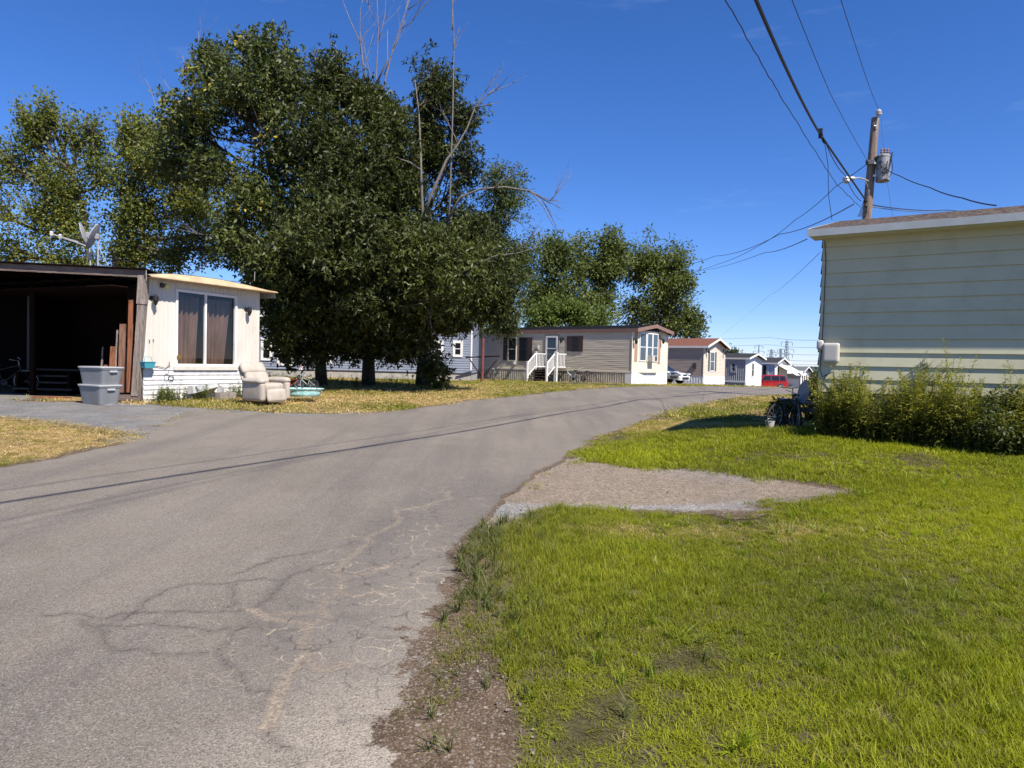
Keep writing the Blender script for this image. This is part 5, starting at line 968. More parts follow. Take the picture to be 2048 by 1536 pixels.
def wire(label, pts, r, sag=0, m='cable', name='overhead_wire', cat='overhead wire', seg=None, group=None, wob=0):
    P = []
    for i, (a, b) in enumerate(zip(pts, pts[1:])):
        q = sagp(a, b, sag if not hasattr(sag, '__len__') else sag[i], seg or 24); P += q if i == 0 else q[1:]
    if wob: P = [p+np.array([0, 0, wob*math.sin(i*1.9)+wob*math.sin(i*.8)]) for i, p in enumerate(P)]
    b0_ = np.array(P[0]); mb = MB().tube([p-b0_ for p in P], r, 6); o = mb.build(name, M[m], None); o.location = b0_; tag(o, label, cat, group); return o
far = lambda a, b, k: a+(b-a)*k
# thick bundle along the road: passes above the camera's left
a = at(1731, 400, 25.9); bm_ = at(1640, 268, 18.6); tp_ = at(1512, 0, 10.4); e_ = np.array([-1.4, 2.2, 6.75]); e2 = np.array([-9, -10, 7.4])
wire('thickest black cable bundle running from the pole up to the top edge', [a, bm_, tp_, e_, e2], .030, [.0, .10, .10, .1])
mb = MB(); 
for k in range(5): mb.tube(sagp(at(1639+k, 262+k*3, 18.6), at(1645+k*2, 272+k*3, 18.5), rr.uniform(-.1, .1), 6), .02, 5)
mb.lathe([(.05, -.12), (.06, .12)], at(1641, 267, 18.6), 8); b_ = at(1641, 267, 18.6); mb.v = [tuple(np.array(v)-b_) for v in mb.v]; o = mb.build('cable_splice', M['black'], None); o.location = b_; tag(o, 'tangled black splice on the thickest cable left of the pole', 'cable splice')
wire('wavy black cable left of the thickest bundle, reaching the top edge', [at(1720, 414, 25.6), at(1672, 367, 22.6), at(1560, 190, 14.6), at(1452, 0, 10.8), np.array([-1.7, 3.0, 6.6]), np.array([-9.5, -9, 7.2])], .0095, [0, .02, .02, .05, .05], wob=.012)
wire('thin wire falling from the top edge to the bracket beside the transformer', [at(1736, 323, 25.8), at(1660, 186, 18), at(1584, 0, 13), np.array([1.2, 4.0, 8.2]), np.array([-4, -9, 8.6])], .008, [.05, .02, .02, .05])
wire('thin wire falling from the top edge to the insulator on the pole top', [at(1758, 219, 25.85), at(1730, 148, 20), at(1682, 0, 14.5), np.array([2.8, 4.0, 10.2]), np.array([-2, -9, 10.4])], .008, [.05, .02, .02, .05])
wire('black service cable curving from the pole down to the left behind the homes', [at(1736, 327, 25.9), at(1668, 376, 30), at(1590, 440, 37), at(1520, 490, 44), at(1440, 527, 54), at(1375, 544, 62), at(1320, 549, 70)], .014, [0, .1, .1, .1, .1, .1])
wire('thin grey wire from the pole foot clamps down to the left horizon trees', [at(1708, 408, 26), at(1560, 468, 44), at(1430, 512, 62), at(1345, 532, 75)], .02, [.2, .3, .2], m='cablet')
wire('black service cable drooping from the pole to the cream home roof', [at(1762, 331, 25.8), at(1800, 352, 22), at(1860, 375, 18), at(1925, 396, 14.5), at(1992, 411, 12.3)], .013, [.04, .03, .03, .02])
wire('upper of two parallel cables going right from the pole behind the roof', [at(1738, 409, 25.9), at(1890, 420, 40), at(2060, 424, 52)], .022, .1)
wire('lower of two parallel cables going right from the pole behind the roof', [at(1738, 413, 25.9), at(1890, 423, 42), at(2060, 429, 54)], .016, .1, m='cablet')
wire('drop cable leaving the cream home eave towards the homes on the left', [at(1614, 478, 10.9), at(1530, 505, 20), at(1400, 541, 44), at(1340, 552, 60)], .007, [.05, .1, .1])
wire('thin dangling wire hanging from the splice left of the pole', [at(1648, 276, 18.6), at(1656, 330, 19.2), at(1657, 390, 19.6), at(1664, 440, 20)], .008, .0, seg=8)
wire('short slack cable between the splice and the pole clamps', [at(1650, 282, 18.6), at(1690, 350, 22), at(1722, 402, 25.7)], .012, [.12, .12])
wire('thin grey guy wire slanting down left from the cream home', [at(1640, 505, 13), at(1540, 590, 40), at(1440, 672, 85)], .005, [.1, .1], m='cablet')
wire('thin vertical wire dropping beside the transformer', [at(1762, 236, 25.9), at(1769, 312, 25.8)], .006, 0, m='cablet', seg=4)
wire('thin vertical wire dropping below the transformer to the roof', [at(1774, 360, 25.9), at(1785, 432, 25.9)], .006, 0, m='cablet', seg=4)
for i, (ya, yb, nm) in enumerate(((678, 672, 'topmost'), (692, 687, 'second from the top'), (706, 702, 'third from the top'), (719, 714, 'fourth from the top'), (725, 722, 'lowest'))):
    xa = (1438, 1455, 1582, 1580, 1575)[i]; wire('distant power line over the far homes, %s of five' % nm, [at(xa, ya, 560), at(1540, ya+(yb-ya)*.5, 460), at(1760, yb-2, 300)], .085, [.0, 2], m='cablet', group='distant power lines on the horizon')
for i, (ya, yb) in enumerate(((383, 400), (432, 452), (500, 516), (552, 560))): wire('thin distant wire showing through the left trees, ' + ('top', 'second', 'third', 'lowest')[i] + ' of four', [at(-40, ya, 60), at(560, yb, 52)], .02, .3, m='cablet', group='wires behind the left trees')
# pylons
def pylon(px, ptop, Y, H_, label, wd_=1.0, light=False):
    tp = at(px, ptop, Y); z0 = tp[2]-H_; root = thing('pylon', label, 'pylon', (tp[0], Y, z0), .3)
    mb = MB(); hw_ = lambda z: (.062*H_*(1-z/H_)**1.3+.022*H_)*wd_; zs_ = [H_*f for f in (0, .18, .34, .48, .58, .66, .74, .82, .90, .96)]
    t_ = .16*(Y/600)
    for sx in (-1, 1):
        for sy in (-1, 1):
            for a, b in zip(zs_, zs_[1:]): mb.bar((sx*hw_(a), sy*hw_(a), a), (sx*hw_(b), sy*hw_(b), b), t_*1.3, t_*1.3)
    for a, b in zip(zs_, zs_[1:]):
        for s_ in (-1, 1):
            mb.bar((-hw_(a), s_*hw_(a), a), (hw_(b), s_*hw_(b), b), t_, t_); mb.bar((hw_(a), s_*hw_(a), a), (-hw_(b), s_*hw_(b), b), t_, t_); mb.bar((s_*hw_(a), -hw_(a), a), (s_*hw_(b), hw_(b), b), t_, t_)
        mb.bar((-hw_(b), -hw_(b), b), (hw_(b), -hw_(b), b), t_, t_)
    mb.bar((-hw_(H_*.96), 0, H_*.96), (0, 0, H_), t_, t_); mb.bar((hw_(H_*.96), 0, H_*.96), (0, 0, H_), t_, t_); mb.build('tower', M['latt'], root)
    mb = MB(); ins = MB()
    for f, w_ in ((.93, .20), (.72, .26), (.56, .22)):
        for s_ in (-1, 1):
            mb.bar((0, 0, H_*f), (s_*w_*H_, 0, H_*f), t_*1.2, t_*1.2); mb.bar((0, 0, H_*(f+.045)), (s_*w_*H_, 0, H_*f), t_, t_); ins.bar((s_*w_*H_, 0, H_*f), (s_*w_*H_, 0, H_*(f-.10)), t_*2, t_*2)
    mb.build('crossarms', M['latt'], root); ins.build('insulator_strings', M['latt'], root)
pylon(1574, 680, 560, 26, 'tall lattice pylon on the horizon above the farthest homes')
pylon(1562, 697, 760, 22, 'fainter lattice pylon just left of the tall one')
pylon(1543, 698, 820, 22, 'faint wide pylon far behind the white gable home', 1.6)
pylon(1518, 689, 700, 24, 'slim far mast-like pylon above the black shingle roof', .3)

# ================================================================ CARS
def car(name, label, cat, loc, rz, paint, Lc=4.6, Wc=1.8, Hc=1.45, suv=False, group=None):
    root = thing(name, label, cat, loc, rz, group); h = Hc; s = MB(); W2_ = Wc/2
    if suv: low = [(-.5, .30), (-.5, .60), (-.49, .95), (-.47, 1.02), (.10, 1.0), (.22, .98), (.42, .88), (.48, .72), (.5, .5), (.49, .28)]; cab = [(-.475, 1.0), (-.445, 1.38), (-.40, 1.0*h-.06), (-.30, h), (.0, h-.01), (.09, h-.10), (.235, .97)]
    else: low = [(-.5, .32), (-.505, .62), (-.49, .90), (-.42, .97), (.10, .93), (.22, .90), (.40, .78), (.47, .66), (.5, .5), (.49, .26)]; cab = [(-.42, .95), (-.28, h-.10), (-.17, h), (.02, h-.02), (.09, h-.10), (.25, .88)]
    def loft(prof, hwf, nm, m_):
        V = []; Fc = []; sl = [-1, -.93, -.75, 0, .75, .93, 1]; n = len(prof); cx = sum(p[0] for p in prof)/n; cz_ = sum(p[1] for p in prof)/n
        for t in sl:
            k = 1-.05*(abs(t) > .99)-.015*(abs(t) > .9)
            for x, z in prof: V.append(((cx+(x-cx)*k)*Lc, t*hwf(z, x), cz_+(z-cz_)*k))
        for i in range(len(sl)-1):
            for j in range(n): a = i*n+j; b = i*n+(j+1) % n; Fc.append((a, b, b+n, a+n))
        Fc += [tuple(range(n)), tuple(range(len(sl)*n-1, (len(sl)-1)*n-1, -1))]
        return MB().add(V, Fc).build(nm, m_, root, smooth=False)
    loft(low, lambda z, x: W2_*(1-.05*abs(x*2)**3-.03*abs(z-.6)), 'body', paint)
    loft(cab, lambda z, x: W2_*(.965-.20*max(0, z-.92)/(h-.9)), 'cabin', paint)
    hy = lambda z: W2_*(.965-.20*max(0, z-.92)/(h-.9))
    top = h-.12; za = 1.04 if suv else .98
    segs = ([(-.43, -.29), (-.275, -.09), (-.075, .17)] if suv else [(-.30, -.12), (-.105, .16)])
    for i, (a, b) in enumerate(segs):
        for sy in (-1, 1):
            at_, bt_ = a, b
            if i == len(segs)-1: bt_ = b-.10
            if i == 0: at_ = a+(.02 if suv else .07)
            MB().add([(a*Lc, sy*(hy(za)+.012), za), (b*Lc, sy*(hy(za)+.012), za), (bt_*Lc, sy*(hy(top)+.014), top), (at_*Lc, sy*(hy(top)+.014), top)], [(0, 1, 2, 3)]).build('side_window', M['glassd'], root)
    fx0, fz0, fx1, fz1 = (.228, 1.0, .095, h-.10) if suv else (.24, .90, .095, h-.10)
    MB().add([(fx0*Lc+.02, -hy(fz0)*.93, fz0), (fx0*Lc+.02, hy(fz0)*.93, fz0), (fx1*Lc+.025, hy(fz1)*.9, fz1+.015), (fx1*Lc+.025, -hy(fz1)*.9, fz1+.015)], [(0, 1, 2, 3)]).build('windscreen', M['glassd'], root)
    bx0, bz0, bx1, bz1 = (-.475, 1.06, -.435, h-.2) if suv else (-.41, .98, -.285, h-.12)
    MB().add([(bx0*Lc-.02, -hy(bz0)*.9, bz0), (bx0*Lc-.02, hy(bz0)*.9, bz0), (bx1*Lc-.03, hy(bz1)*.9, bz1), (bx1*Lc-.03, -hy(bz1)*.9, bz1)], [(0, 1, 2, 3)]).build('rear_window', M['glassd'], root)
    for sy in (-1, 1):
        MB().rbox((.465*Lc, sy*W2_*.74, .70), (.30, .34, .13), .05, 2).build('headlight', M['lens'], root, smooth=True)
        MB().rbox((-.485*Lc, sy*W2_*.80, .88), (.14, .26, .17 if not suv else .2), .05, 2).build('tail_light', M['redlens'], root, smooth=True)
        MB().rbox((.12*Lc, sy*(W2_+.08), 1.0), (.12, .2, .13), .05, 2).build('wing_mirror', paint, root, smooth=True)
        for wx in (-.30, .30):
            wh = MB().lathe([(.20, -.10), (.31, -.10), (.34, -.06), (.34, .06), (.31, .10), (.20, .10)], (wx*Lc, sy*(W2_-.10), .34), 24, 'y').build('wheel', M['tyre'], root); MB().lathe([(.05, 0), (.21, .0), (.22, .02)], (wx*Lc, sy*(W2_-.10)+sy*.105-.01, .34), 10, 'y').build('rim', M['rim'], wh)
            MB().lathe([(.36, -.02), (.40, 0), (.40, .02)], (wx*Lc, sy*(W2_-.035)-.01, .36), 24, 'y').build('wheel_arch', M['darkgrey'], root)
    MB().rbox((.495*Lc, 0, .42), (.10, Wc*.55, .16), .04, 2).build('lower_grille', M['black'], root); MB().rbox((.49*Lc, 0, .64), (.08, Wc*.32, .09), .03, 2).build('grille', M['black'], root)
    MB().box((-.507*Lc-.012, -.24, .62), (-.507*Lc, .24, .74)).build('number_plate', M['vinyl'], root)
    for sy in (-1, 1): MB().box((-.02*Lc, sy*W2_-.004*sy-.006, .86), (.01*Lc, sy*W2_+.012*sy+.006, .89)).build('door_handle', M['darkgrey'], root)
    return root
Yc_ = 82; p1 = at(1573.5, 760, Yc_)
car('parked_car', 'red sport utility car parked side-on behind the far homes', 'car', (p1[0]-2.42, Yc_+.3, at(1550, 779.5, Yc_)[2]), R(183), M['redpaint'], 4.9, 1.85, 1.72, True)
aw = math.atan2(-.646, .763)
p2 = at(1371.5, 757, 51.5); dv = np.array([.763, -.646]); c2 = p2[:2]-dv*2.3; car('parked_car', 'white sedan nosing out between the taupe home and the rust roofed home', 'car', (c2[0], c2[1], at(1371, 768, 51.5)[2]), aw, M['whitepaint'], 4.6, 1.8, 1.42)
p3 = at(1348, 757, 48.6); c3 = p3[:2]-dv*2.3; car('parked_car', 'silver sedan tucked against the end of the taupe home', 'car', (c3[0], c3[1], at(1350, 765.5, 48.6)[2]), aw, M['silver'], 4.6, 1.8, 1.42)

# ================================================================ BICYCLES
def bike(label, loc, rz, mf_, lean=.12, s=1.0, seat=M['black'], step=False, child=False, name='bicycle', z_rot=0):
    root = thing(name, label, 'bicycle', loc, rz, None, rx=lean); root.scale = (s, s, s); Rw = .33; wb = .52
    for i, x in enumerate((-wb, wb)):
        t = MB().tube([(x+Rw*math.cos(a), 0, Rw+.02+Rw*math.sin(a)) for a in np.linspace(0, 2*math.pi, 25)], .022, 6, False).build('wheel', M['tyre'], root)
        sp = MB().tube([(x+(Rw-.025)*math.cos(a), 0, Rw+.02+(Rw-.025)*math.sin(a)) for a in np.linspace(0, 2*math.pi, 25)], .009, 5, False); sp.lathe([(.025, -.04), (.025, .04)], (x, 0, Rw+.02), 8, 'y')
        for k in range(12): a = k*math.pi/6; sp.tube([(x, 0, Rw+.02), (x+(Rw-.02)*math.cos(a), 0, Rw+.02+(Rw-.02)*math.sin(a))], .003, 3)
        sp.build('spokes', M['steel'], t)
    ax_r = (-wb, 0, Rw); bb = (-.06, 0, .30); st = (-.20, 0, .74); hd_ = (.36, 0, .80); hb_ = (.39, 0, .68); fa = (wb, 0, Rw)
    f = MB().tube([bb, st], .017, 7).tube([ax_r, bb], .012, 6).tube([ax_r, (-.17, 0, .62)], .011, 6).tube([hd_, hb_], .02, 7).tube([hb_, bb], .021, 7)
    f.tube([hb_, (.1, 0, .45), (-.12, 0, .46)] if step else [hd_, (-.17, 0, .66)], .017, 7); f.build('frame', mf_, root)
    MB().tube([hb_, (.44, 0, .5), fa], .014, 6).build('fork', mf_, root)
    MB().tube([hd_, (.34, 0, .93)], .012, 6).tube([(.22, -.28, 1.0), (.32, -.2, .97), (.34, 0, .94), (.32, .2, .97), (.22, .28, 1.0)], .011, 6).build('handlebar', M['steel'], root)
    MB().rbox((-.22, 0, .80), (.26, .14, .06), .03, 2).tube([st, (-.21, 0, .79)], .012, 6).build('saddle', seat, root, smooth=True)
    MB().lathe([(.09, -.01), (.09, .01)], (bb[0], .05, .30), 16, 'y').tube([(bb[0], .07, .30), (bb[0]+.12, .07, .20)], .009, 5).tube([(bb[0], -.07, .30), (bb[0]-.12, -.07, .40)], .009, 5).box((bb[0]+.07, .07, .185), (bb[0]+.17, .15, .21)).box((bb[0]-.17, -.15, .39), (bb[0]-.07, -.07, .415)).build('crank', M['darkgrey'], root)
    return root
def on1(px, off): x = la(px, 745)[0]; u = np.array([math.cos(RZ), math.sin(RZ)]); nrm = np.array([math.sin(RZ), -math.cos(RZ)]); q = np.array(O1)+u*x+nrm*off; return q
q = on1(1156, .45); bike('white step-through bicycle with black tyres leaning by the taupe home', (q[0], q[1], gz(*q)), RZ+math.pi, M['whitepaint'], -.14, 1.0, step=True)
q = on1(1176, .33); bike('rust red bicycle half hidden behind the white step-through bicycle', (q[0], q[1], gz(*q)), RZ+math.pi+.1, M['rust'], -.14, .95)
q = on1(1010, .8); rs_ = thing('walker', 'small old rollator frame standing left of the porch steps', 'walker', (q[0], q[1], gz(*q)), RZ+.3)
MB().tube([(-.25, 0, .05), (-.2, 0, .55), (-.2, 0, .8)], .014, 6).tube([(.25, 0, .05), (.2, 0, .55), (.2, 0, .8)], .014, 6).tube([(-.2, .4, .05), (-.2, 0, .55)], .014, 6).tube([(.2, .4, .05), (.2, 0, .55)], .014, 6).tube([(-.35, -.05, .82), (-.2, 0, .8)], .02, 6).tube([(.35, -.05, .82), (.2, 0, .8)], .02, 6).build('frame', M['steel'], rs_); MB().rbox((0, .1, .5), (.42, .3, .05), .02, 2).build('seat', M['black'], rs_)
for x in (-.25, .25): MB().lathe([(.07, -.02), (.07, .02)], (x, 0, .07), 12, 'y').build('wheel', M['tyre'], rs_)
q = on1(1000, .9); q = at(997, 757, 44); bk = thing('toy_scooter', 'small rusty red wheeled toy lying beside the rollator frame', 'toy', (q[0], q[1], gz(q[0], q[1])), .4)
MB().box((-.3, -.06, .08), (.3, .06, .12)).tube([(.28, 0, .1), (.33, 0, .35)], .015, 6).build('deck', M['rust'], bk)
for x in (-.28, .28): MB().lathe([(.09, -.02), (.09, .02)], (x, 0, .09), 12, 'y').build('wheel', M['tyre'], bk)
# rusty clothes post left of the taupe home
q = at(964, 764, 37.5); cp = thing('clothes_post', 'rusty red steel post with short cross arms between the blue and taupe homes', 'post', (q[0], q[1], gz(q[0], q[1])), .2)
hh = at(964, 676, 37.5)[2]-gz(q[0], q[1]); MB().tube([(0, 0, 0), (0, 0, hh)], .085, 12).build('post', M['rust'], cp); MB().bar((-.9, .05, hh*.55), (.9, -.05, hh*.60), .07, .07).bar((0, 0, hh*.1), (-.7, 0, hh*.52), .05, .05).bar((0, 0, hh*.1), (.75, 0, hh*.5), .04, .04).build('cross_arm', M['dark_and_shade_wood'], cp)
q = at(1205, 770, 37); mt_ = thing('rubber_mat', 'dark flat mat lying on the grass before the taupe home', 'mat', (at(1183, 770, 37)[0], 37.6, gz(5, 37.6)+.05), -.3)
MB().rbox((0, 0, .02), (3.0, .8, .04), .015, 2).build('sheet', M['darkgrey'], mt_)
# ================================================================ THINGS BY THE WHITE HOME
def tote(label, z, loc, rz, hgt=.42):
    o = thing('storage_tote', label, 'storage box', (loc[0], loc[1], z), rz, 'grey storage totes by the carport'); w0, d0, w1, d1 = .70, .44, .84, .56
    mb = MB(); n = 24
    def ring(w_, d_, z_, k=0):
        P = []
        for j in range(n*4):
            a = 2*math.pi*j/(n*4); c_, s_ = math.cos(a), math.sin(a); x = math.copysign(abs(c_)**.22, c_)*w_/2; y = math.copysign(abs(s_)**.22, s_)*d_/2
            if k and abs(y) > d_*.42 and .10 < abs(x)/w_*1.0 < .26: y *= .93
            if k and abs(x) > w_*.42 and abs(y) < d_*.22: x *= .96
            P.append((x, y, z_))
        return P
    rs = [ring(w0, d0, 0), ring(w0+.01, d0+.01, .02, 1), ring(w1-.03, d1-.03, hgt-.08, 1), ring(w1-.03, d1-.03, hgt-.05), ring(w1, d1, hgt-.04), ring(w1, d1, hgt)]
    V = [p for r_ in rs for p in r_]; m4 = n*4; Fc = [(i*m4+j, i*m4+(j+1) % m4, (i+1)*m4+(j+1) % m4, (i+1)*m4+j) for i in range(len(rs)-1) for j in range(m4)]+[tuple(range(m4-1, -1, -1))]
    mb.add(V, Fc).build('bin', M['tote'], o)
    for sx in (-1, 1): MB().box((sx*(w1/2-.01)-.02, -.09, hgt-.09), (sx*(w1/2-.01)+.02, .09, hgt-.05)).build('handle', M['totelid'], o)
    lid = ring(w1+.035, d1+.035, hgt+.002)+ring(w1+.035, d1+.035, hgt+.03)+ring(w1-.06, d1-.06, hgt+.034); MB().add(lid, [(i*m4+j, i*m4+(j+1) % m4, (i+1)*m4+(j+1) % m4, (i+1)*m4+j) for i in range(2) for j in range(m4)]+[tuple(range(3*m4-1, 2*m4-1, -1)), tuple(range(m4))]).build('lid', M['totelid'], o)
    return o
q = at(200, 806, 16.3); zz = at(200, 808, 16.3)[2]; tote('lower grey storage tote, standing on the gravel at the carport', zz, q, R(-28)); tote('upper grey storage tote, stacked on the other at the carport', zz+.41, (q[0]+.02, q[1], 0), R(-24))
# recliner
q = at(532, 803, 17.3); RC = thing('recliner', 'worn cream upholstered recliner standing outside by the white home', 'armchair', (q[0], q[1], at(530, 803.5, 17.3)[2]), R(-35)); RC.rotation_euler = (R(2), R(0), R(-33))
def rotx(a): c, s_ = math.cos(a), math.sin(a); return np.array([[1, 0, 0], [0, c, -s_], [0, s_, c]])
def roty(a): c, s_ = math.cos(a), math.sin(a); return np.array([[c, 0, s_], [0, 1, 0], [-s_, 0, c]])
b_ = lambda c, sz, r_, nm, rot=None, puff=.014, m='recl': MB().rbox(c, sz, r_, 6, rot, puff).build(nm, M[m], RC, smooth=True)
b_((0.06, 0, .36), (.60, .54, .20), .07, 'seat_cushion'); b_((.39, 0, .17), (.11, .54, .30), .05, 'footrest', roty(-.18))
b_((-.33, 0, .56), (.17, .62, .32), .07, 'lumbar_cushion', roty(-.46)); b_((-.48, 0, .80), (.17, .66, .32), .08, 'head_cushion', roty(-.56), .02)
b_((-.46, 0, .52), (.10, .64, .76), .05, 'back_shell', roty(-.46), .01)
for sy in (-1, 1):
    b_((0.02, sy*.36, .27), (.74, .15, .44), .05, 'side_panel', None, .015); b_((.03, sy*.365, .52), (.72, .19, .13), .06, 'armrest', None, .02)
b_((0, 0, .06), (.62, .62, .10), .02, 'base', None, 0, 'recldark')
# teal bath planter with toy tricycle
q = at(600, 792, 18.4); z_ = at(600, 793, 18.4)[2]; TB = thing('tub_planter', 'faded aqua oval tub standing on the lawn beside the cream recliner', 'tub', (q[0]+.05, q[1]+.1, z_), R(20))
MB().lathe([(.34, 0), (.36, .01), (.40, .06), (.43, .16), (.47, .19), (.48, .20), (.48, .215), (.45, .215), (.42, .17)], (0, 0, 0), 32, 'z', 1.1, .75).build('basin', M['aqua'], TB)
MB().lathe([(.43, .16), (.0, .17)], (0, 0, 0), 24, 'z', 1.05, .72).build('soil', mat('potting_soil', (.05, .035, .025), .95), TB)
TC = bike('small metal garden tricycle ornament with silver spoked wheels on the aqua tub', (q[0]+.16, q[1]+.05, z_+.18), R(180-10), M['vinyl'], 0, .38, seat=M['vinyl'], name='ornamental_tricycle'); TC['category'] = 'ornament'
TD = bike('small red spoked ornamental cycle at the left side of the aqua tub', (q[0]-.22, q[1]+.02, z_+.18), R(10), M['redplastic'], 0, .34, seat=M['redplastic'], name='ornamental_cycle'); TD['category'] = 'ornament'
fl = at(601, 738, 18.45); FP = thing('pinwheel', 'small white and pink garden pinwheel sticking up out of the aqua tub', 'pinwheel', (fl[0], fl[1], z_+.2), 0)
hz_ = fl[2]-z_-.16; MB().tube([(0, 0, -.03), (0, 0, hz_)], .006, 5).build('stick', M['steel'], FP)
mb = MB()
for k in range(6): a = k*math.pi/3; mb.add([(0, -.02, hz_), (.07*math.cos(a), -.03, hz_+.07*math.sin(a)), (.08*math.cos(a+.5), -.0, hz_+.08*math.sin(a+.5))], [(0, 1, 2)])
mb.build('vanes', mat('pink_white_foil', (.60, .45, .47), .4), FP)
# concrete blocks with bent sheet metal, teal window box
def lw(px, off, py=780): s_ = ll(px, py)[0]; return A+np.array([.43, .903])*s_+np.array([.903, -.43])*off
for i, (px, zz_, lab) in enumerate(((421, 797, 'left grey concrete block under the bent metal sheet'), (437, 798, 'right grey concrete block beside the bent metal sheet'))):
    q = lw(px, .42+.02*i); o = thing('concrete_block', lab, 'concrete block', (q[0], q[1], gz(*q)-.01), RL+.1-.2*i, 'concrete blocks by the white home')
    MB().rbox((0, 0, .10), (.22 if i else .30, .19, .20), .012, 2).build('block', M['block'], o); MB().box((-.09, -.05, .2005), (-.02, .05, .203)).box((.02, -.05, .2005), (.09, .05, .203)).build('hollow_shade_plate', M['black'], o)  # black plates stand in for the shade inside the block openings
q = lw(392, .22); o = thing('metal_cover', 'bent galvanised sheet metal cover propped on blocks against the skirting', 'metal sheet', (q[0], q[1], gz(*q)), RL)
MB().add([(-.35, .12, .16), (.45, .12, .16), (.45, -.08, .34), (-.35, -.10, .18), (-.35, .12, .36), (.45, .12, .40), (.45, -.02, .42), (-.35, -.06, .37)], [(0,3,2,1),(4,5,6,7),(3,7,6,2),(0,1,5,4),(1,2,6,5),(3,0,4,7)]).build('sheet', M['sheetm'], o); MB().add([(.45, -.02, .42), (.62, -.10, .30), (.66, -.06, .12), (.50, .02, .12)], [(0, 1, 2, 3)]).add([(.45, .1, .42), (.62, .04, .30), (.62, -.10, .30), (.45, -.02, .42)], [(0, 1, 2, 3)]).build('bent_flap', M['sheetm'], o)
q = lw(289, .12, 728); o = thing('planter_box', 'small teal plastic trough by the corner post of the white home', 'planter', (q[0], q[1], ll(290, 736)[1]), RL)
MB().add([(-.12, -.06, 0), (.12, -.06, 0), (.12, .06, 0), (-.12, .06, 0), (-.15, -.08, .14), (.15, -.08, .14), (.15, .08, .14), (-.15, .08, .14)], [(0,3,2,1),(4,5,6,7),(0,1,5,4),(1,2,6,5),(2,3,7,6),(3,0,4,7)]).build('box', M['teal'], o); MB().box((-.16, -.09, .14), (.16, .09, .155)).tube([(-.12, -.02, .1), (-.1, -.03, .28), (.06, -.03, .26), (.12, -.02, .1)], .006, 5).build('rim', M['teal'], o)
# satellite dishes on the carport roof
def dish(label, c, rz, tilt, s=.30, arm=(-.5, 0, -.1), roll=0, m='dish', name='satellite_dish', group=None, mast=None):
    o = thing(name, label, 'satellite dish', tuple(c), rz, group); N = 20; V = []; Fc = []
    Mr = rotx(0) @ roty(tilt)
    for side in (0, 1):
        for i in range(6):
            rr_ = i/5
            for j in range(N): a = 2*math.pi*j/N; p = np.array([-.16*s*(1-rr_**2)*(-1)-.02*side, rr_*s*math.cos(a), rr_*s*1.15*math.sin(a)]); V.append(Mr @ p)
    for side in (0, 1):
        b = side*6*N
        for i in range(5):
            for j in range(N): q4 = (b+i*N+j, b+i*N+(j+1) % N, b+(i+1)*N+(j+1) % N, b+(i+1)*N+j); Fc.append(q4 if side else q4[::-1])
    for j in range(N): Fc.append((5*N+j, 5*N+(j+1) % N, 11*N+(j+1) % N, 11*N+j))
    MB().add(V, Fc).build('reflector', M[m], o, smooth=False)
    e_ = np.array(arm, float); p0 = Mr @ np.array([.03, 0, -s*.95]); MB().bar(p0, e_, .035, .03).build('feed_arm', M['dish'], o); MB().rbox(e_, (.07, .09, .12), .02, 2).build('feed_horn', M['vinyl'], o)
    if mast is not None:
        mb = MB().tube([(.06, 0, 0), (.10, 0, -.08), tuple(mast)], .02, 8); mb.tube([(.09, 0, -.2), (mast[0]+.28, .1, mast[2])], .012, 6).tube([(.09, 0, -.2), (mast[0]-.12, .25, mast[2])], .012, 6); mb.box((mast[0]-.1, mast[1]-.1, mast[2]-.01), (mast[0]+.12, mast[1]+.12, mast[2]+.01)).build('mast', M['steel'], o); MB().rbox((.08, 0, .0), (.1, .12, .14), .02, 2).build('bracket', M['dish'], o)
    return o
c1 = at(169, 470, 17.8); c2_ = at(187, 473, 17.6); zr = C0[2]+b0[2]+.11
dish('left grey satellite dish, standing on the carport roof', c1, R(20), R(-16), .27, (-.50, -.1, -.10), mast=(.14, 0, zr-c1[2]))
dish('right grey satellite dish, standing on the carport roof', c2_, R(16), R(22), .29, (-.86, -.15, -.02), mast=(.10, 0, zr-c2_[2]))
bike('dim bicycle in the shade at the left side of the carport', (at(12, 780, 19.4)[0], 19.4, gz(-13, 19.4)), R(15), M['black'], .1, .95)
# ================================================================ THINGS BY THE CREAM HOME'S LEFT END
tb = at(1612, 810, 12.2); tz = gz(tb[0], 12.2); TBL = thing('bench', 'old grey wooden bench at the left end of the cream home', 'bench', (tb[0]+.12, 12.3, tz), R(-10))
MB().box((-.5, -.22, .42), (.55, -.02, .46)).box((-.5, .0, .42), (.55, .2, .46)).build('seat', M['grey'], TBL)
for x in (-.42, .46): MB().box((x-.03, -.2, 0), (x+.03, -.13, .42)).build('leg', M['oldwood'], TBL); MB().box((x-.03, .12, 0), (x+.03, .19, .42)).build('leg', M['oldwood'], TBL)
MB().box((-.45, -.19, .28), (.5, -.15, .37)).build('apron', M['oldwood'], TBL)
cD = at(1608, 786, 11.9); dish('weathered grey satellite dish standing on edge on the old bench', cD, R(6), R(10), .18, (.05, .16, .0), m='dish')
yp = at(1628, 757, 12.5); SF = thing('flowering_plant', 'leafy plant with a yellow flower head behind the upright dish', 'plant', (yp[0], 12.5, gz(yp[0], 12.5)), 0)
hz_ = yp[2]-gz(yp[0], 12.5); MB().tube([(0, 0, 0), (.02, 0, hz_*.6), (0, 0, hz_)], .01, 5).build('stem', M['green'], SF)
CLf = np.array([(random.uniform(-.06, .06), random.uniform(-.06, .06), hz_+random.uniform(-.10, .10)) for _ in range(14)]); V, Fq, col = leaves(CLf, 14, .05, .045, (.50, .33, .01), (.70, .50, .03), 5); npmesh('flowers', V, Fq, M['weed'], SF, col)
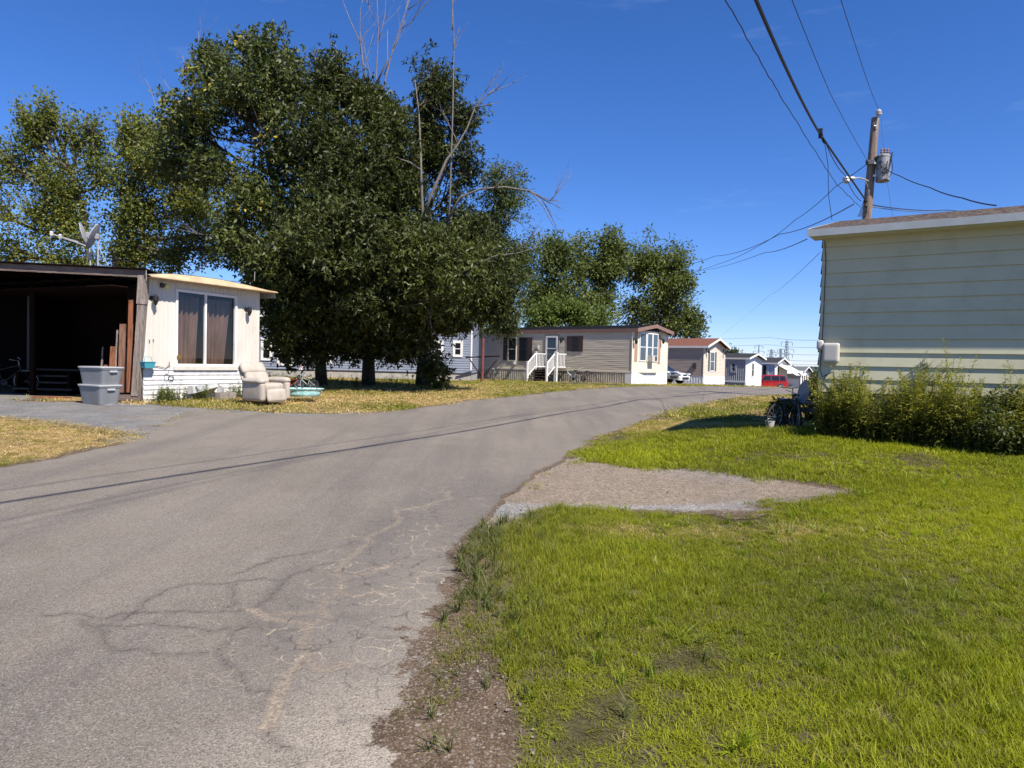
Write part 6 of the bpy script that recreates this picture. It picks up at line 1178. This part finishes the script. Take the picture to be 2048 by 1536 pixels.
CLf = np.array([(random.uniform(-.14, .14), random.uniform(-.12, .12), random.uniform(.2, hz_-.08)) for _ in range(46)]); V, Fq, col = leaves(CLf, 12, .08, .09, (.03, .05, .012), (.11, .14, .035), 6); npmesh('leaves', V, Fq, M['weed'], SF, col)
q = at(1575, 838, 11.6); bike('small dark blue child bicycle standing beside the old bench', (q[0], 11.7, gz(q[0], 11.7)), R(35), M['darkgrey'], .12, .62, seat=M['glassb'])
q = at(1595, 838, 12.0); bike('black bicycle with pale tyres leaning on the old bench', (q[0], 12.0, gz(q[0], 12.0)), R(75), M['cablet'], -.1, .72)
q = at(1545, 848, 11.4); WB = thing('bucket', 'small dirty white bucket in the shade beside the child bicycle', 'bucket', (q[0], 11.5, gz(q[0], 11.5)), .3)
MB().lathe([(.055, 0), (.075, .14), (.082, .145), (.078, .15), (.07, .14), (.05, .01)], (0, 0, 0), 16).build('pail', M['vinyl'], WB); MB().tube([(.075*math.cos(a), 0, .14+.05*math.sin(a)) for a in np.linspace(0, 3.14, 9)], .004, 4).build('handle', M['steel'], WB)
CLs2 = lobe_clumps([((4.62, 12.1, gz(4.62, 12.1)+.22), (.22, .3, .25), 30)], 88); pb2 = np.array([4.6, 11.5, gz(4.6, 11.5)]); UB = thing('shrub', 'small shaded leafy bush at the cream home corner behind the bench', 'shrub', tuple(pb2), 0)
V, Fq, col = leaves(CLs2, 30, .1, .08, (.02, .03, .01), (.07, .09, .02), 89); npmesh('leaves', V-pb2, Fq, M['weed'], UB, col); mb = MB()
for q in CLs2[::6]: mb.tube([(0, 0, 0), (q-pb2)*.5, q-pb2], [.008, .006, .003], 4)
mb.build('stems', M['bark'], UB)
# ================================================================ GRASS (instanced clumps: nobody could count it)
gm = mat('grass_blade', (1, 1, 1), .6, attr=('tint', 'INSTANCER'), spec=.25, transl=.35)
def clump(n, rad, h, w_, seed, lean=.45, seg=2):
    r = np.random.default_rng(seed); V = []; Fc = []
    for i in range(n):
        a = r.uniform(0, 6.28); rr_ = rad*r.random()**.5; p = np.array([rr_*math.cos(a), rr_*math.sin(a), -.008]); hh = h*r.uniform(.5, 1.15); az = r.uniform(0, 6.28); ln = hh*r.uniform(.1, lean*2)
        dv_ = np.array([math.cos(az), math.sin(az), 0]); sd_ = np.array([-dv_[1], dv_[0], 0])*w_/2*r.uniform(.7, 1.3); b = len(V)
        m1 = p+dv_*ln*.3+np.array([0, 0, hh*.6]); t_ = p+dv_*ln+np.array([0, 0, hh])
        V += [p-sd_, p+sd_, m1+sd_*.8, m1-sd_*.8, t_]; Fc += [(b, b+1, b+2, b+3), (b+3, b+2, b+4)]
    me = bpy.data.meshes.new('grass_clump'); me.from_pydata([tuple(v) for v in V], [], Fc); me.materials.append(gm); return bpy.data.objects.new('grass_clump', me)
def scatter(name, label, P, rot, scl, tint, vi, protos, cat='grass'):
    me = bpy.data.meshes.new(name); n = len(P); me.vertices.add(n); me.vertices.foreach_set('co', np.ascontiguousarray(P, np.float32).ravel())
    for nm, ty, k, v in (('rot', 'FLOAT_VECTOR', 'vector', rot), ('scl', 'FLOAT_VECTOR', 'vector', scl)):
        a = me.attributes.new(nm, ty, 'POINT'); a.data.foreach_set(k, np.ascontiguousarray(v, np.float32).ravel())
    a = me.attributes.new('vi', 'INT', 'POINT'); a.data.foreach_set('value', np.ascontiguousarray(vi, np.int32))
    a = me.attributes.new('tint', 'FLOAT_COLOR', 'POINT'); c = np.ones((n, 4), np.float32); c[:, :3] = tint; a.data.foreach_set('color', c.ravel())
    me.materials.append(gm); o = bpy.data.objects.new(name, me); COL.objects.link(o); tag(o, label, cat, kind='stuff')
    ng = bpy.data.node_groups.new(name+'_nodes', 'GeometryNodeTree'); ng.interface.new_socket('Geometry', in_out='INPUT', socket_type='NodeSocketGeometry'); ng.interface.new_socket('Geometry', in_out='OUTPUT', socket_type='NodeSocketGeometry')
    N = ng.nodes; L_ = ng.links; gi = N.new('NodeGroupInput'); go = N.new('NodeGroupOutput'); iop = N.new('GeometryNodeInstanceOnPoints'); jg = N.new('GeometryNodeJoinGeometry')
    for p in protos[::-1]: oi = N.new('GeometryNodeObjectInfo'); oi.inputs['Object'].default_value = p; oi.inputs['As Instance'].default_value = True; L_.new(oi.outputs['Geometry'], jg.inputs[0])
    def na(nm, ty): q = N.new('GeometryNodeInputNamedAttribute'); q.data_type = ty; q.inputs['Name'].default_value = nm; return q.outputs['Attribute']
    L_.new(gi.outputs[0], iop.inputs['Points']); L_.new(jg.outputs[0], iop.inputs['Instance']); iop.inputs['Pick Instance'].default_value = True
    L_.new(na('vi', 'INT'), iop.inputs['Instance Index']); L_.new(na('rot', 'FLOAT_VECTOR'), iop.inputs['Rotation']); L_.new(na('scl', 'FLOAT_VECTOR'), iop.inputs['Scale']); L_.new(iop.outputs[0], go.inputs[0])
    md = o.modifiers.new('scatter', 'NODES'); md.node_group = ng; return o
homes = [((4.74, 11.0), math.atan2(-.563, .826), 0, 12.2, 0, 4.2), (O1, RZ, -L1, 0, 0, W1), (O2, RZ, -16, 0, 0, 4.25), (O3, RZ, -15, 0, 0, 4.2), (O4, RZ, -15, 0, 0, 4.2), (O5, RZ, -14, 0, 0, 4.2), ((-2.2, 38.), 0, -17, 0, 0, 7.5), (tuple(A), RL, 0, WL, 0, 14)]
PATCH2 = pxs([(985, 1030), (1040, 972), (1110, 935), (1240, 945), (1240, 1015), (1080, 1018), (1020, 1045)])
def field(x0, x1, y0, y1, sp, seed, fov=.92):
    r = np.random.default_rng(seed); n = int((x1-x0)*(y1-y0)/sp**2); P = np.column_stack([r.uniform(x0, x1, n), r.uniform(y0, y1, n)])
    k = (np.abs(P[:, 0]) < P[:, 1]*fov+1.2); P = P[k]
    dr = sdist(P, road_poly)+(snoise(P, 2.2, 3, 4)*.10+snoise(P, 9, 5, 2)*.03)*S(P[:, 1], 1, 4); dd = sdist(P, drive_poly)+.06*snoise(P, 3, 4); dp = sdist(P, patch_poly)+.12*snoise(P, 2.6, 6, 4); dt = sdist(P, dirt_poly)+.15*snoise(P, 3.5, 7, 4)
    u = r.random(len(P)); q = snoise(P, 1.1, 12, 4); sgn = snoise(P, 3.0, 14, 3)
    nr_ = (1-S(P[:, 1], 7.5, 10))*(P[:, 0] > -2)
    keep = (sdist(P, PATCH2) < .02+.1*u) & (dr < -.02+.10*(u-.5)-nr_*(.06+.10*sgn)) & (dd < .0+.25*(u < .12)) & (dp < -.10+.14*u) & (dt < .05*u+.0)
    tuft = (snoise(P, 4.5, 33, 2) > .36) & (u < .5)
    keep |= tuft & (dp > 0) & (dp < .16) & (dr < -.1)                                  # tufts in the gravel
    keep |= tuft & (dt > 0) & (dt < .28) & (dr < -.0)
    # thin out where the verge is worn
    keep &= ~((nr_ > 0) & (dr > -.55-.15*sgn) & (u > .28+.9*S(-dr, .1, .6)))
    dsc = (~((snoise(P, 2.6, 44, 4) > .80) & (u < .3))); keep &= dsc
    for (o, rz_, a, b, c_, d_) in homes:
        ux = np.array([math.cos(rz_), math.sin(rz_)]); nn = np.array([-ux[1], ux[0]]); l = P-np.array(o); lx, ly = l @ ux, l @ nn; keep &= ~((lx > a+.02) & (lx < b-.02) & (ly > c_+.02) & (ly < d_-.02))
    keep &= ~((P[:, 0] < -8.8) & (P[:, 1] > 16.9) & (P[:, 1] < 30))
    return P[keep], dr[keep], r
def tints(P, dr, r):
    n = len(P); dry = dryness(P); nearr = (P[:, 0] > -1) & (P[:, 1] < 14)
    edge = np.exp(-np.clip(-dr, 0, 9)/.45)*nearr*.5
    dry = np.clip(dry+edge*.5+.10*r.normal(size=n), 0, 1)
    lush = np.array([.290, .305, .010]); deep = np.array([.105, .125, .010]); straw = np.array([.50, .365, .19]); old = np.array([.27, .23, .07])
    t = np.clip(.60+.42*snoise(P, 1.6, 61, 4)+.12*r.normal(size=n), 0, 1)[:, None]; gcol = deep*(1-t)+lush*t
    far_ = S(P[:, 1], 9, 16)[:, None]*.45; gcol = gcol*(1-far_)+np.array([.155, .150, .030])*far_
    verge = (np.exp(-np.clip(-dr, 0, 9)/.5)*nearr*(P[:, 1] < 7))[:, None]; gcol = gcol*(1-verge*.75)+np.array([.085, .085, .030])*verge*.75
    wm = (S(snoise(P, 2.6, 44, 4), .70, .88)*.8*nearr*(r.random(n) < .8))[:, None]; gcol = gcol*(1-wm)+np.array([.115, .095, .045])*r.uniform(.5, 1.4, (n, 1))*wm
    s_ = S(dry+.15*r.normal(size=n), .25, .75)[:, None]; pick = (r.random((n, 1)) < .35); sc_ = np.where(pick, old, straw)
    return (gcol*(1-s_)+sc_*s_)*r.uniform(.75, 1.25, (n, 1)), dry
pn = [clump(18, .045, .064, .0036, 100+i, .6) for i in range(4)]; pm = [clump(28, .11, .070, .007, 110+i, .6) for i in range(4)]; pf = [clump(40, .36, .085, .022, 120+i, .6) for i in range(3)]
def lay(name, label, box, sp, protos, seed, hs=1.0, w=1.0):
    P, dr, r = field(*box, sp, seed); t, dry = tints(P, dr, r); n = len(P); z = g(P[:, 0], P[:, 1])
    hgt = hs*(.70+.60*snoise(P, 1.7, 71, 4))*(1-.45*dry)*np.clip(.45+(-dr)*1.6, .4, 1); hgt = np.clip(hgt*r.uniform(.7, 1.35, n), .25, 2.2)
    hgt *= 1-.5*S(snoise(P, 2.6, 44, 4), .64, .80)*(P[:, 1] < 14)
    verge = (P[:, 0] > -1) & (P[:, 1] < 7) & (dr > -.75); hgt[verge] *= 1.35
    scl = np.column_stack([np.full(n, w)*r.uniform(.85, 1.2, n)]*2+[hgt]); rot = np.column_stack([r.normal(0, .12, n), r.normal(0, .12, n), r.uniform(0, 6.28, n)])
    return scatter(name, label, np.column_stack([P, z]), rot, scl, t, r.integers(0, len(protos), n), protos)
lay('lawn', 'bright green tufted lawn in the right foreground', (-1.5, 8.2, 1.7, 7.5), .034, pn, 1)
lay('lawn', 'green lawn stretching from the gravel patch to the cream home', (-2, 13, 7.5, 15), .072, pm, 2, 1.0)
lay('lawn', 'straw dry grass island left of the road and driveway', (-15, -3.5, 8.2, 15), .085, pm, 3, .6)
lay('lawn', 'dry straw and green grass between the road and the homes', (-17, 22, 15, 44), .22, pf, 4, .9)
lay('lawn', 'distant grass verge along the far homes', (-10, 70, 44, 110), .42, pf, 5, 1.2, 1.6)
# broader weed rosettes and longer tufts in the near lawn
def blade_tuft(seed, n=12, h=.13, w_=.008): return clump(n, .03, h, w_, seed, .9)
pt = [blade_tuft(200+i) for i in range(3)]+[clump(10, .02, .045, .022, 210+i, 1.6) for i in range(2)]
P, dr, r = field(-1, 7, 2.0, 9.5, .30, 9); t, dry = tints(P, dr, r); n = len(P)
scatter('long_grass_tufts', 'longer grass tufts and broadleaf weeds among the near lawn', np.column_stack([P, g(P[:, 0], P[:, 1])]), np.column_stack([r.normal(0, .15, n), r.normal(0, .15, n), r.uniform(0, 6.28, n)]), np.repeat(r.uniform(.5, 1.0, (n, 1)), 3, 1), t*np.array([.8, .95, 1.0]), r.integers(0, 5, n), pt)
# tufts creeping over the broken verge
r = np.random.default_rng(77); E = np.array(right_edge[1:9]); k = r.integers(0, len(E)-1, 420); f_ = r.random((420, 1)); P = E[k]+(E[k+1]-E[k])*f_+np.column_stack([np.abs(r.normal(0, .22, 420))+.05, r.normal(0, .05, 420)]); P = P[(sdist(P, PATCH2) < -.08) & (sdist(P, patch_poly) < -.05)]; P = P[(sdist(P, dirt_poly) < .0) | (r.random(len(P)) < .06)]; n = len(P)
scatter('verge_tufts', 'straggling grass tufts along the broken asphalt edge', np.column_stack([P, g(P[:, 0], P[:, 1])]), np.column_stack([r.normal(0, .2, n), r.normal(0, .2, n), r.uniform(0, 6.28, n)]), np.repeat(r.uniform(.5, 1.1, (n, 1)), 3, 1), np.array([.11, .12, .035])*r.uniform(.6, 1.5, (n, 1)), r.integers(0, 3, n), pt)
# loose pebbles
def stone(seed):
    r = np.random.default_rng(seed); mb = MB().rbox((0, 0, .3), (1, .8, .6), .3, 2); mb.v = [tuple(np.array(v)*(1+.18*r.normal(size=3)*0+.12*math.sin(9*v[0]+seed)+.1*math.cos(7*v[1]))) for v in mb.v]
    me = bpy.data.meshes.new('stone'); me.from_pydata(mb.v, [], mb.f); me.materials.append(sm); return bpy.data.objects.new('stone', me)
sm = mat('loose_stone', (1, 1, 1), .85, attr=('tint', 'INSTANCER')); ps = [stone(300+i) for i in range(3)]
r = np.random.default_rng(5); n = 5200; P = np.column_stack([r.uniform(-1.6, 1.3, n), r.uniform(1.9, 6.5, n)]); d1 = sdist(P, dirt_poly); dr = sdist(P, road_poly); k = ((d1 > -.05) | ((dr < .12) & (dr > -.35) & (r.random(n) < .5)) | ((dr > 0) & (dr < .9) & (r.random(n) < .05))); P = P[k]
n2 = 3000; P2 = np.column_stack([r.uniform(-.5, 5, n2), r.uniform(5.8, 9.5, n2)]); P = np.concatenate([P, P2[sdist(P2, patch_poly) > 0]]); n = len(P); s_ = np.exp(r.normal(math.log(.0052), .55, n)); s_ = np.clip(s_, .003, .024)
scatter('loose_stones', 'small loose stones scattered on the dirt and gravel', np.column_stack([P, g(P[:, 0], P[:, 1])+.006]), np.column_stack([r.normal(0, .3, n), r.normal(0, .3, n), r.uniform(0, 6.28, n)]), np.repeat(s_[:, None], 3, 1), np.array([.19, .16, .13])*r.uniform(.5, 1.5, (n, 1)), r.integers(0, 3, n), ps, 'stones')
